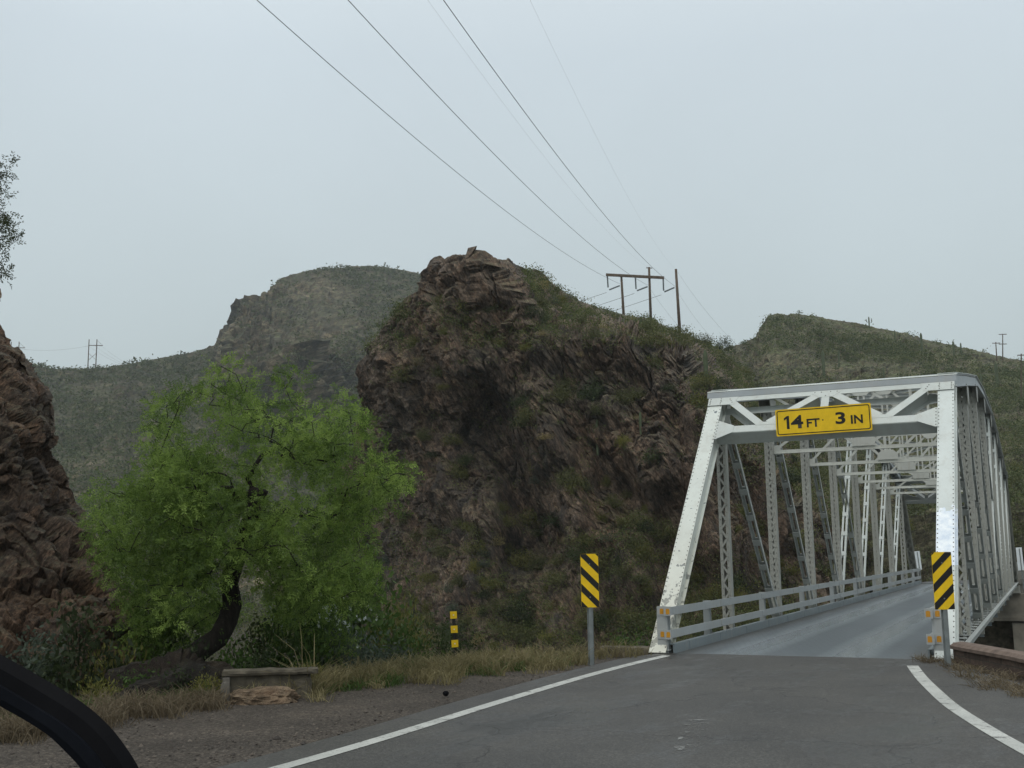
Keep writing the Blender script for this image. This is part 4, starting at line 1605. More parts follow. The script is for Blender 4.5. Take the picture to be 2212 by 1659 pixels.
# near and far abutments, and the viaduct the road leaves the bridge on
b = MB()
for s, n_ in ((-0.32, 'near'), (NP * PAN + 0.55, 'far')):
    c = bw(s, 0)
    o = empty('bridge_abutment', (c[0], c[1], 0), -YAW)
    tag(o, 'stained concrete abutment under the %s end of the truss bridge' % n_, 'abutment', 'bridge abutments')
    if n_ == 'near':
        parts_ = (('wall', M_CONC, ((0, 0, -3.2), (6.4, 0.9, 5.2))), ('cap', M_CONC2, ((0, -0.05, -0.56), (6.6, 1.05, 0.12))))
    else:
        parts_ = (('wall', M_CONC2, ((0, 0.9, -4.4), (7.6, 0.9, 5.6))), ('cap', M_CONC3, ((0.6, 0.35, -1.15), (8.2, 1.7, 1.25))),
                  ('ledge', M_CONC3, ((0.6, -0.56, -1.86), (8.3, 0.30, 0.18))), ('pier', M_CONC3, ((2.75, -0.1, -5.2), (1.05, 0.9, 6.3))), ('pier', M_CONC3, ((-2.2, -0.1, -5.2), (1.05, 0.9, 6.3))))
    for pn, pm_, (pc_, ps_) in parts_:
        m_ = MB()
        m_.box(pc_, ps_)
        m_.build(pn, pm_, o)
V1 = [bw(NP * PAN + 0.1, -2.6), bw(NP * PAN + 3.5, -2.3), bw(NP * PAN + 8, 0.0), bw(NP * PAN + 14, 8.0), bw(NP * PAN + 18, 22)]
V2 = [bw(NP * PAN + 0.1, 2.6), bw(NP * PAN + 1.5, 3.2), bw(NP * PAN + 3.0, 5.5), bw(NP * PAN + 5, 10.0), bw(NP * PAN + 7, 22)]
far_road = mesh_obj('far_road', ribbon('far_road', V1, V2, 0.02, M_ASPH, 40))
tag(far_road, 'grey road surface curving away beyond the bridge', kind='structure')
vd = empty('viaduct', (*bw(NP * PAN + 2, 4), 0), -YAW)
tag(vd, 'weathered concrete viaduct slab carrying the far road away beyond the bridge', 'viaduct')
vm = MB()
A_ = [Vector((*p, -0.02)) for p in spline([tuple(p) for p in V1])]
B_ = [Vector((*p, -0.02)) for p in spline([tuple(p) for p in V2])]
Mi = vd.matrix_basis.inverted() if False else (Matrix.Translation(Vector((*bw(NP * PAN + 2, 4), 0))) @ Matrix.Rotation(-YAW, 4, 'Z')).inverted()
n_ = len(A_)
pts = [Mi @ p for p in A_] + [Mi @ p for p in B_] + [Mi @ (p + Vector((0, 0, -0.9))) for p in A_] + [Mi @ (p + Vector((0, 0, -0.9))) for p in B_]
fc = []
for i in range(n_ - 1):
    fc += [(i, i + 1, n_ + i + 1, n_ + i), (2 * n_ + i, 3 * n_ + i, 3 * n_ + i + 1, 2 * n_ + i + 1),
           (n_ + i, n_ + i + 1, 3 * n_ + i + 1, 3 * n_ + i), (i, 2 * n_ + i, 2 * n_ + i + 1, i + 1)]
vm.poly(pts, fc)
vm.build('slab', M_CONC, vd)
vm = MB()
for i in range(0, n_ - 1):
    a, c = Mi @ (B_[i] + Vector((0, 0, 0.12))), Mi @ (B_[i + 1] + Vector((0, 0, 0.12)))
    vm.bar(a, c, 0.25, 0.26)
vm.build('kerb', M_CONC, vd)


# ------------------------------------------------------------------ plants
def leaf_quads(c, size, asp=2.2, droop=0.0, up=None):
    """randomly turned leaf quads at centres c; size per leaf"""
    n = len(c)
    a = rng.normal(size=(n, 3))
    a[:, 2] = a[:, 2] * 0.7 - droop
    if up is not None:
        a = a * 0.55 + up
    a /= np.linalg.norm(a, axis=1, keepdims=True)
    b = np.cross(a, rng.normal(size=(n, 3)))
    b /= np.linalg.norm(b, axis=1, keepdims=True) + 1e-9
    s = np.asarray(size).reshape(-1, 1) * np.ones((n, 1))
    a, b = a * s, b * s / asp
    V = np.stack((c - a, c + b - a * 0.1, c + a, c - b - a * 0.1), 1).reshape(-1, 3)
    F = np.arange(4 * n).reshape(n, 4)
    return V, F


def bush_mesh(name, m, r=0.6, h=0.8, clumps=14, per=26, leaf=0.055, spread=0.16, asp=2.2, upright=False):
    """a desert bush: foliage in separate clumps with gaps, plus thin stems; unit = metres"""
    cc = []
    for k in range(clumps):
        a = rng.uniform(0, 2 * np.pi)
        rr = r * math.sqrt(rng.uniform(0.02, 1)) * 0.85
        top = h * (1 - 0.55 * (rr / r) ** 2)
        cc.append((rr * math.cos(a), rr * math.sin(a), top * rng.uniform(0.35, 1.0)))
    cc = np.array(cc)
    pts = np.repeat(cc, per, 0) + rng.normal(size=(clumps * per, 3)) * spread * np.array([1, 1, 0.85])
    pts[:, 2] = np.abs(pts[:, 2]) + 0.01
    up = None
    if upright:
        up = pts * np.array([1, 1, 0.5]) / (np.linalg.norm(pts, axis=1, keepdims=True) + 1e-6) + np.array([0, 0, 0.7])
    V, F = leaf_quads(pts, leaf * rng.uniform(0.6, 1.4, len(pts)), asp, 0.1, up)
    tint = np.repeat(np.clip(np.repeat(rng.uniform(0.1, 0.9, clumps), per) * 0.6 + rng.uniform(0, 0.4, len(pts)), 0, 1), 4)
    # stems as thin quads from the base to each clump
    d = cc / (np.linalg.norm(cc, axis=1, keepdims=True) + 1e-6)
    sd = np.cross(d, np.array([0.3, 0.9, 0.1]))
    sd /= np.linalg.norm(sd, axis=1, keepdims=True) + 1e-9
    sv = np.stack((cc * 0.02 - sd * 0.012, cc * 0.02 + sd * 0.012, cc + sd * 0.004, cc - sd * 0.004), 1).reshape(-1, 3)
    sf = np.arange(4 * clumps).reshape(clumps, 4) + len(V)
    me = npmesh(name, np.concatenate((V, sv)), np.concatenate((F, sf)), m, False, np.concatenate((tint, np.zeros(len(sv)))))
    return me


def tuft_arrays(n, h, spread, w=0.006, lean=0.5):
    base = rng.normal(size=(n, 3)) * np.array([spread, spread, 0])
    d = rng.normal(size=(n, 3)) * np.array([lean, lean, 0]) + np.array([0, 0, 1])
    d /= np.linalg.norm(d, axis=1, keepdims=True)
    L = h * rng.uniform(0.45, 1.1, (n, 1))
    s = np.cross(d, rng.normal(size=(n, 3)))
    s /= np.linalg.norm(s, axis=1, keepdims=True) + 1e-9
    mid = base + d * L * 0.6
    bend = d * np.array([1.9, 1.9, 0.55])
    tip = mid + bend * L * 0.4
    V = np.stack((base - s * w, base + s * w, mid + s * w * 0.8, mid - s * w * 0.8, tip + s * w * 0.25, tip - s * w * 0.25), 1).reshape(-1, 3)
    i = np.arange(n)[:, None] * 6
    F = np.concatenate((i + np.array([[0, 1, 2, 3]]), i + np.array([[3, 2, 4, 5]])), 0)
    return V, F, np.repeat(rng.uniform(0, 1, n), 6)


def join(parts):
    Vs, Fs, Ts, o = [], [], [], 0
    for V, F, T in parts:
        Vs.append(V)
        Fs.append(F + o)
        Ts.append(T)
        o += len(V)
    return np.concatenate(Vs), np.concatenate(Fs), np.concatenate(Ts)


# bush varieties for the hills
BUSH = {
    'olive': [bush_mesh('bush_olive', M_OLIVE, 0.62, 0.75, 20, 60, 0.040) for _ in range(3)],
    'yellow': [bush_mesh('bush_yellow', M_YELGRN, 0.58, 0.70, 18, 60, 0.038, upright=True) for _ in range(3)],
    'dark': [bush_mesh('bush_dark', M_DKGRN, 0.60, 0.80, 20, 60, 0.040) for _ in range(2)],
    'sage': [bush_mesh('bush_sage', M_SAGE, 0.55, 0.55, 18, 50, 0.036) for _ in range(2)],
    'straw': [bush_mesh('bush_straw', M_STRAW, 0.45, 0.42, 16, 40, 0.042, asp=4, upright=True) for _ in range(2)],
}
KIND = {'olive': 'olive green', 'yellow': 'yellow green', 'dark': 'dark green', 'sage': 'grey green', 'straw': 'dry straw coloured'}


def put(me, name, loc, sc, label, cat, group, rz=None):
    o = mesh_obj(name, me, None, tuple(loc))
    o.scale = (sc * rnd.uniform(0.85, 1.2), sc * rnd.uniform(0.85, 1.2), sc * rnd.uniform(0.8, 1.25))
    o.rotation_euler = (0, 0, rnd.uniform(0, 6.28) if rz is None else rz)
    return tag(o, label, cat, group)


def pick(w):
    ks = list(w)
    return rnd.choices(ks, [w[k] for k in ks])[0]


# individuals: the bushes that show largest, on the central hill
n_ind = 0
tries = 0
GRP = 'bushes on the rocky hill across the canyon'
stuff_pts = []
occ = []
while n_ind < 285 and tries < 6000:
    tries += 1
    x, y = rnd.uniform(800, 2212), rnd.uniform(570, 1420)
    h_ = hit(x, y, 'cr')
    if h_ is None or (y < 655 and x < 1150):
        continue
    p, nrm, dist, k = h_
    if dist > 185:
        continue
    steep = nrm.z
    prob = min(1, max(0.0, (steep - 0.02) * 1.1))
    low = y > 1130
    if k == 'c' and low and x < 1450:
        prob = max(prob, 0.55)
    if k == 'c' and not low and steep < 0.35:
        prob *= 0.10
    if vn(np.array([[p.x / 7, p.y / 7, p.z / 7]]), 3)[0] < -0.25:
        prob *= 0.3
    if k == 'c' and x > 1140 and y < itp(x, CT_C) - 4:
        prob = 0.75
    if rnd.random() > prob:
        continue
    if any((a - x) ** 2 + (b_ - y) ** 2 < 380 for a, b_ in occ):
        continue
    occ.append((x, y))
    kd = pick({'olive': 5, 'yellow': 3, 'dark': 3, 'sage': 1, 'straw': 1.6} if k == 'c' else {'olive': 5, 'yellow': 4, 'dark': 2, 'straw': 1.5})
    if k == 'c':
        where = 'at the foot of the brown rocky hill' if low else ('on the crest slope of the brown rocky hill' if steep > 0.45 and y < 800 else 'clinging to the brown cliff')
    else:
        where = 'on the slope behind the bridge'
    put(rnd.choice(BUSH[kd]), 'desert_bush', (p.x, p.y, p.z - 0.08), rnd.uniform(0.75, 1.7) * (1.2 if kd in ('olive', 'dark') else 0.95) * (dist / 95) ** 0.5,
        '%s desert bush %s' % (KIND[kd], where), 'bush', GRP if k == 'c' else 'bushes on the slope behind the bridge')
    n_ind += 1


def scrub(name, label, Pg, nv_front, count, seed, size, mats, keep=None, leaves=9, lf=0.35, force=None):
    """countless far-off bushes of one hillside as one object"""
    r_ = np.random.default_rng(seed)
    nv, nu, _ = Pg.shape
    iv = (r_.random(count) * (nv_front - 2)).astype(int)
    iu = (r_.random(count) * (nu - 2)).astype(int)
    a, b_ = r_.random((count, 1)), r_.random((count, 1))
    p = Pg[iv, iu] * (1 - a) * (1 - b_) + Pg[iv + 1, iu] * a * (1 - b_) + Pg[iv, iu + 1] * (1 - a) * b_ + Pg[iv + 1, iu + 1] * a * b_
    n = normals_of(Pg)[iv, iu]
    nz = np.abs(n[:, 2])
    den = np.clip(0.52 + 0.95 * fbm(p / (size * 13), 3, seed + 2), 0.06, 1.1)
    x, y, d = px_of(p)
    k = (r_.random(count) < np.clip((nz - 0.12) * 2.6, 0.02, 1) * den)
    if keep is not None:
        k &= keep(x, y, d, nz)
    if force is not None:
        k |= force(x, y, d) & (r_.random(count) < den * 1.1)
    p = p[k]
    cnt = len(p)
    sz = size * r_.uniform(0.45, 1.35, cnt) * (1 + 0.5 * (r_.random(cnt) > 0.9))
    off = r_.normal(size=(cnt, leaves, 3)) * np.array([0.42, 0.42, 0.26]) + np.array([0, 0, 0.42])
    c = p[:, None, :] + off * sz[:, None, None]
    global rng
    keep_rng, rng = rng, r_
    dk = np.linalg.norm(p - CAM, axis=1)
    V, F = leaf_quads(c.reshape(-1, 3), np.repeat(np.minimum(sz * lf, np.maximum(0.05, dk * lf * 0.0030)), leaves) * r_.uniform(0.6, 1.3, cnt * leaves), 1.5)
    rng = keep_rng
    tint = np.repeat(np.clip(np.repeat(r_.random(cnt), leaves) * 0.75 + r_.random(cnt * leaves) * 0.25, 0, 1), 4)
    o = mesh_obj(name, npmesh(name, V, F, mats, False, tint))
    return tag(o, label, 'scrub', None, 'stuff')


M_FARSCRUB = leaf_mat('far_scrub_leaf', [(0.028, 0.042, 0.016), (0.048, 0.068, 0.024), (0.072, 0.092, 0.034), (0.11, 0.112, 0.050)], trans=0.25)
M_NEARSCRUB = leaf_mat('near_scrub_leaf', [(0.034, 0.047, 0.018), (0.068, 0.090, 0.031), (0.105, 0.130, 0.044), (0.175, 0.170, 0.072)], trans=0.3)
scrub('scrub', 'small grey green scrub dotting the hazy distant hill', PL_, 260, 46000, 31, 2.7, M_FARSCRUB, leaves=7)
scrub('scrub', 'olive scrub covering the hill behind the bridge', PR_, 330, 26000, 32, 1.65, M_NEARSCRUB, leaves=34, lf=0.24)
scrub('scrub', 'small olive scrub on the crest and ledges of the rocky hill', PC, 430, 24000, 33, 0.95, M_NEARSCRUB, leaves=44, lf=0.24,
      keep=lambda x, y, d, nz: ((y > 655) | (x > 1150)) & (((nz > 0.45) & ((y < 760) | (x > 1500))) | ((y > 1150) & (rng.random(len(x)) > 0.12)) | (rng.random(len(x)) > 0.93)), force=lambda x, y, d: (x > 1130) & (y < itp(x, CT_C) - 6))


# brush filling the canyon bank below the road shelf
ug_n = 5200
ug_x, ug_y = rng.uniform(-30, 16, ug_n), rng.uniform(14, 75, ug_n)
ug_x[3900:], ug_y[3900:] = rng.uniform(-75, 0, ug_n - 3900), rng.uniform(70, 240, ug_n - 3900)
ug_d = shelf_dist(ug_x, ug_y)
ug_k = (ug_d > 1.0) & ~((np.abs((ug_x - BX) * BT[0] + (ug_y - BY) * BT[1]) < 4.2) & (ug_d < 4))
ug_x, ug_y, ug_d = ug_x[ug_k], ug_y[ug_k], ug_d[ug_k]
ug_p = np.stack((ug_x, ug_y, ground_z(ug_x, ug_y)), 1)
ug_s = rng.uniform(0.5, 1.25, len(ug_p)) * np.clip(0.55 + ug_d * 0.12, 0.5, 1.6) * np.where(ug_y > 75, 1.5, 1.0)
ug_c = ug_p[:, None, :] + (rng.normal(size=(len(ug_p), 60, 3)) * np.array([0.42, 0.42, 0.30]) + np.array([0, 0, 0.45])) * ug_s[:, None, None]
ug_V, ug_F = leaf_quads(ug_c.reshape(-1, 3), np.repeat(np.maximum(0.035, np.linalg.norm(ug_p, axis=1) * 0.0011), 60) * rng.uniform(0.6, 1.4, len(ug_p) * 60), 2.0)
ug_T = np.repeat(np.clip(np.repeat(rng.random(len(ug_p)), 60) * 0.7 + rng.random(len(ug_p) * 60) * 0.3, 0, 1), 4)
tag(mesh_obj('undergrowth', npmesh('undergrowth', ug_V, ug_F, leaf_mat('bank_brush_leaf', [(0.030, 0.040, 0.014), (0.058, 0.074, 0.024), (0.085, 0.098, 0.034), (0.14, 0.125, 0.058)]), False, ug_T)), 'mixed green brush filling the canyon bank below the road', 'undergrowth', None, 'stuff')


# ------------------------------------------------------------------ saguaros
def saguaro_mesh(name, h, r, arms=()):
    def col(path, rad, n=18, steps=None):
        b_ = len(V)
        for i, (p, rr) in enumerate(zip(path, rad)):
            for k in range(n):
                a = 2 * math.pi * k / n
                q = rr * (1.0 if k % 2 else 0.82)
                V.append((p[0] + q * math.cos(a), p[1] + q * math.sin(a), p[2]))
        for i in range(len(path) - 1):
            for k in range(n):
                F.append((b_ + i * n + k, b_ + i * n + (k + 1) % n, b_ + (i + 1) * n + (k + 1) % n, b_ + (i + 1) * n + k))
    V, F = [], []
    zs = np.linspace(-0.6, h, 12)
    col([(0, 0, z) for z in zs], [r * (0.85 + 0.2 * math.sin(min(1, z / h) * 2.6)) if z < h * 0.97 else r * 0.35 for z in zs])
    for (z0, dx, ln) in arms:
        path = [(dx * 0.2, 0, z0), (dx * 0.7, 0, z0 + 0.05), (dx, 0, z0 + 0.35), (dx, 0, z0 + ln * 0.6), (dx, 0, z0 + ln)]
        col(path, [r * 0.6, r * 0.62, r * 0.66, r * 0.66, r * 0.3])
    return npmesh(name, V, F, M_SAGUARO, True)


SAG = [(830, 565, 580, 'l', 'thin saguaro standing on the crest of the hazy distant hill'), (859, 570, 584, 'l', 'saguaro right of the crest top of the hazy distant hill'),
       (1878, 682, 706, 'r', 'armed saguaro on the skyline of the scrub hill'), (1934, 711, 736, 'r', 'saguaro on the scrub hill skyline right of the armed one'),
       (1992, 718, 762, 'r', 'tall dark saguaro crossing the skyline of the scrub hill'), (2061, 735, 768, 'r', 'saguaro on the skyline above the bridge end'),
       (2077, 739, 766, 'r', 'short saguaro on the skyline above the bridge end'), (1780, 755, 812, 'r', 'tall pale saguaro in the middle of the scrub hill'),
       (1813, 754, 790, 'r', 'thin saguaro right of the tall pale one on the scrub hill'), (1526, 753, 830, 'c', 'tall saguaro at the right shoulder of the rocky hill'),
       (1291, 903, 964, 'c', 'saguaro against the brown cliff face'), (1384, 888, 930, 'c', 'saguaro on a ledge of the brown cliff'),
       (2121, 808, 853, 'r', 'saguaro on the slope above the bridge top corner'), (2155, 783, 838, 'r', 'saguaro on the slope near the right edge'),
       (1910, 790, 818, 'r', 'saguaro low on the scrub hill above the bridge top'), (738, 704, 722, 'l', 'small saguaro on the upper slope of the distant hill')]
for x, y0, y1, k, lab in SAG:
    h_ = hit(x, y1 + 3, k) or hit(x, y1 + 9, k)
    if h_ is None:
        continue
    p, dist = h_[0], h_[2]
    hh = dist * (y1 - y0) / FD
    hh = max(1.5, hh)
    arms = ((hh * 0.45, 0.8, hh * 0.42), (hh * 0.5, -0.75, hh * 0.3)) if 'armed' in lab else ()
    o = mesh_obj('saguaro', saguaro_mesh('saguaro', hh, hh * 0.052 + 0.02, arms), None, (p.x, p.y, p.z))
    tag(o, lab, 'cactus', 'saguaros on the hillsides')


# ------------------------------------------------------------------ trees
def grow(base_path, base_rad, clusters, r_tip=0.006, n_side=7):
    """trunk + limbs reaching every foliage cluster; returns an MB of the wood"""
    nodes = [Vector(p) for p in base_path]
    parent = [-1] + list(range(len(base_path) - 1))
    start = len(nodes) // 2
    top = nodes[-1]
    order = sorted(clusters, key=lambda c: (Vector(c) - top).length)
    for c in order:
        c = Vector(c)
        best, bd = None, 1e9
        for i in range(start, len(nodes)):
            d = (nodes[i] - c).length
            back = max(0, (nodes[i] - top).length - (c - top).length)
            up = max(0, nodes[i].z - c.z) * 0.4
            if d + back + up < bd:
                best, bd = i, d + back + up
        a = nodes[best]
        d = c - a
        m = max(2, int(d.length / 0.22))
        prev = best
        bow = Vector((rnd.uniform(-1, 1), rnd.uniform(-1, 1), rnd.uniform(-0.2, 0.9))) * d.length * 0.14
        for j in range(1, m + 1):
            t = j / m
            q = a + d * t + bow * math.sin(math.pi * t) + Vector((rnd.uniform(-1, 1), rnd.uniform(-1, 1), rnd.uniform(-1, 1))) * 0.035
            nodes.append(q)
            parent.append(prev)
            prev = len(nodes) - 1
    n = len(nodes)
    cnt = [0.0] * n
    kids = [[] for _ in range(n)]
    for i in range(n):
        if parent[i] >= 0:
            kids[parent[i]].append(i)
    for i in range(n - 1, -1, -1):
        if not kids[i]:
            cnt[i] = 1
        if parent[i] >= 0:
            cnt[parent[i]] += cnt[i]
    tot = max(cnt)
    rad = [max(r_tip, base_rad * 0.72 * (cnt[i] / tot) ** 0.60) for i in range(n)]
    for i in range(len(base_path)):
        rad[i] = max(rad[i], base_rad * (1.15 - 0.35 * i / (len(base_path) - 1)))
    b_ = MB()
    # chains
    nodes = [q + Vector((rnd.uniform(-1, 1), rnd.uniform(-1, 1), rnd.uniform(-1, 1))) * rad[i] * 0.16 for i, q in enumerate(nodes)]
    used = [False] * n
    stack = [0]
    while stack:
        i = stack.pop()
        ch = [i]
        if parent[i] >= 0:
            ch = [parent[i], i]
        j = i
        while kids[j]:
            ks = sorted(kids[j], key=lambda q: -cnt[q])
            stack += ks[1:]
            j = ks[0]
            ch.append(j)
        if len(ch) > 1:
            rr = [rad[q] for q in ch]
            if parent[i] >= 0:
                rr[0] = min(rr[0], rr[1] * 1.25)
            b_.tube([nodes[q] for q in ch], rr, n_side if rr[0] > 0.02 else 4, 0, False)
    return b_


def sprays(clusters, rad, per, leaflets, ll, lw, r_):
    """feathery compound leaves: short drooping rachis with paired leaflets"""
    cl = np.repeat(np.asarray(clusters), per, 0)
    rr = np.repeat(np.asarray(rad), per)
    n = len(cl)
    d = r_.normal(size=(n, 3))
    d /= np.linalg.norm(d, axis=1, keepdims=True)
    o = cl + d * (rr * r_.random(n) ** 0.45)[:, None]
    ax = d * 0.7 + r_.normal(size=(n, 3)) * 0.55 + np.array([0, 0, -0.15])
    ax /= np.linalg.norm(ax, axis=1, keepdims=True)
    sd = np.cross(ax, r_.normal(size=(n, 3)))
    sd /= np.linalg.norm(sd, axis=1, keepdims=True)
    L = r_.uniform(0.10, 0.24, n)
    t = (np.arange(leaflets) // 2 + 0.5) / (leaflets / 2)
    sg = np.where(np.arange(leaflets) % 2, 1.0, -1.0)
    c = o[:, None, :] + ax[:, None, :] * (t[None, :, None] * L[:, None, None])
    dirn = sd[:, None, :] * sg[None, :, None] * 0.8 + ax[:, None, :] * 0.6 + r_.normal(size=(n, leaflets, 3)) * 0.25
    dirn /= np.linalg.norm(dirn, axis=2, keepdims=True)
    c = c.reshape(-1, 3)
    dirn = dirn.reshape(-1, 3)
    wv = np.cross(dirn, np.repeat(ax, leaflets, 0)) * 0.4 + np.cross(dirn, np.repeat(np.cross(ax, sd), leaflets, 0))
    wv /= np.linalg.norm(wv, axis=1, keepdims=True) + 1e-9
    l_ = ll * r_.uniform(0.6, 1.3, (len(c), 1))
    V = np.stack((c, c + dirn * l_ * 0.5 + wv * lw, c + dirn * l_, c + dirn * l_ * 0.5 - wv * lw), 1).reshape(-1, 3)
    F = np.arange(len(V)).reshape(-1, 4)
    ct = np.repeat(np.repeat(r_.uniform(0, 1, len(clusters)), per), leaflets)
    tint = np.repeat(np.clip(ct * 0.66 + r_.uniform(0, 0.34, len(c)), 0, 1), 4)
    return V, F, tint


def in_poly(x, y, poly):
    c = False
    for i in range(len(poly)):
        (x1, y1), (x2, y2) = poly[i], poly[(i + 1) % len(poly)]
        if (y1 > y) != (y2 > y) and x < (x2 - x1) * (y - y1) / (y2 - y1) + x1:
            c = not c
    return c


CROWN = [(182, 1105), (225, 1050), (285, 1050), (325, 1000), (295, 935), (320, 880), (375, 855), (405, 825), (450, 800), (468, 772), (492, 790), (510, 830), (548, 785), (600, 783), (665, 800), (672, 838), (650, 870), (690, 885), (740, 855), (790, 878), (800, 930), (822, 975), (850, 985), (896, 1020), (885, 1075), (835, 1100), (800, 1130), (812, 1210), (805, 1280), (770, 1330), (700, 1350), (610, 1340), (540, 1300), (500, 1280), (440, 1320), (360, 1345), (290, 1300), (235, 1220), (190, 1170)]
CROWN = [(540 + (x - 540) * 0.955, 1075 + (y - 1075) * 0.97) for x, y in CROWN]
r_t = np.random.default_rng(5)
TD = 18.0
cl, cr_ = [], []
tries = 0
while len(cl) < 520 and tries < 20000:
    tries += 1
    x, y = r_t.uniform(170, 900), r_t.uniform(765, 1355)
    if not in_poly(x, y, CROWN):
        continue
    dz = r_t.uniform(-1.9, 1.9)
    # thinner toward the top, gaps elsewhere
    g_ = vn(np.array([[x / 85, y / 70, dz * 0.6]]), 4)[0]
    if g_ < -0.06:
        continue
    dens = 0.30 + 0.70 * smooth(860, 980, np.array(float(y)))
    if r_t.random() > dens:
        continue
    edge = 1.0
    cl.append(tuple(P(x, y, TD + dz * (0.45 + 0.55 * (y > 900)))))
    cr_.append(r_t.uniform(0.20, 0.36) * (0.75 if y < 880 else 1.0))
LOW = [(215, 1200), (300, 1290), (470, 1300), (560, 1290), (800, 1250), (812, 1330), (740, 1400), (640, 1415), (590, 1370), (545, 1330), (450, 1345), (420, 1400), (330, 1420), (250, 1380)]
for _ in range(900):
    x, y = r_t.uniform(210, 815), r_t.uniform(1200, 1420)
    if in_poly(x, y, LOW) and vn(np.array([[x / 60, y / 60, 1.5]]), 8)[0] > -0.1 and r_t.random() < 0.30:
        cl.append(tuple(P(x, y, TD + r_t.uniform(0.2, 2.0))))
        cr_.append(r_t.uniform(0.18, 0.32))
tree = empty('mesquite_tree', tuple(P(440, 1420, 17.3)), 0)
tag(tree, 'bright green feathery tree with a dark leaning trunk beside the road', 'tree')
inv = -np.array(tree.location)
trunk = [P(405, 1432, 17.2), P(436, 1400, 17.3), P(470, 1376, 17.5), P(494, 1345, 17.7), P(501, 1308, 17.9), P(497, 1262, 18.0), P(515, 1200, 18.05), P(540, 1130, 18.0), P(560, 1060, 17.95)]
wood = grow([Vector(p.tolist()) for p in trunk], 0.158, cl)
wood.v = [(p[0] + inv[0], p[1] + inv[1], p[2] + inv[2]) for p in wood.v]
wood.build('trunk', M_BARK, tree, True)
V, F, T = sprays(np.array(cl) + inv, cr_, 26, 12, 0.058, 0.0085, r_t)
mesh_obj('crown', npmesh('crown', V, F, M_TREE, False, T), tree)

# tree on top of the left rock face, its twigs hanging into the frame
t2 = empty('overhanging_tree', tuple(P(-260, 700, 22)), 0)
tag(t2, 'olive tree on the left rock face with twigs hanging at the picture edge', 'tree')
inv2 = -np.array(t2.location)
cl2, cr2 = [], []
for q_i in range(185):
    x, y = (r_t.uniform(-420, -40), r_t.uniform(330, 610)) if q_i < 110 else (r_t.uniform(-45, 48), r_t.uniform(335, 602))
    if x > -30 and not in_poly(x, y, [(-40, 340), (0, 338), (34, 352), (20, 385), (5, 420), (12, 455), (48, 500), (36, 530), (22, 548), (10, 575), (20, 598), (-5, 600), (-40, 590)]):
        continue
    cl2.append(tuple(P(x, y, 20.6 + r_t.uniform(-1.2, 1.2))))
    cr2.append(r_t.uniform(0.08, 0.15) if x > -60 else r_t.uniform(0.16, 0.3))
w2 = grow([Vector(P(-262, 740, 22).tolist()), Vector(P(-258, 600, 21.6).tolist()), Vector(P(-240, 540, 21.2).tolist()), Vector(P(-215, 500, 21).tolist()), Vector(P(-180, 470, 20.8).tolist())], 0.09, cl2)
w2.v = [(p[0] + inv2[0], p[1] + inv2[1], p[2] + inv2[2]) for p in w2.v]
w2.build('trunk', M_TWIG, t2, True)
M_OLTREE = leaf_mat('dull_tree_leaf', [(0.035, 0.050, 0.022), (0.06, 0.078, 0.034), (0.09, 0.112, 0.052)])
V, F, T = sprays(np.array(cl2) + inv2, cr2, 7, 8, 0.065, 0.012, r_t)
mesh_obj('crown', npmesh('crown', V, F, M_OLTREE, False, T), t2)


# ------------------------------------------------------------------ roadside plants
NB = {
    'green': [bush_mesh('shrub_green', M_FRESH, 0.55, 0.75, 26, 46, 0.038, 0.13, 2.4) for _ in range(2)],
    'dkgreen': [bush_mesh('shrub_dark', M_DKGRN, 0.6, 0.8, 26, 46, 0.040, 0.14, 2.4) for _ in range(2)],
    'sage': [bush_mesh('shrub_sage', M_SAGE, 0.5, 0.55, 26, 44, 0.034, 0.12, 2.2) for _ in range(2)],
    'yel': [bush_mesh('shrub_yellow', M_YELGRN, 0.5, 0.6, 26, 44, 0.036, 0.12, 3.0, True) for _ in range(2)],
}
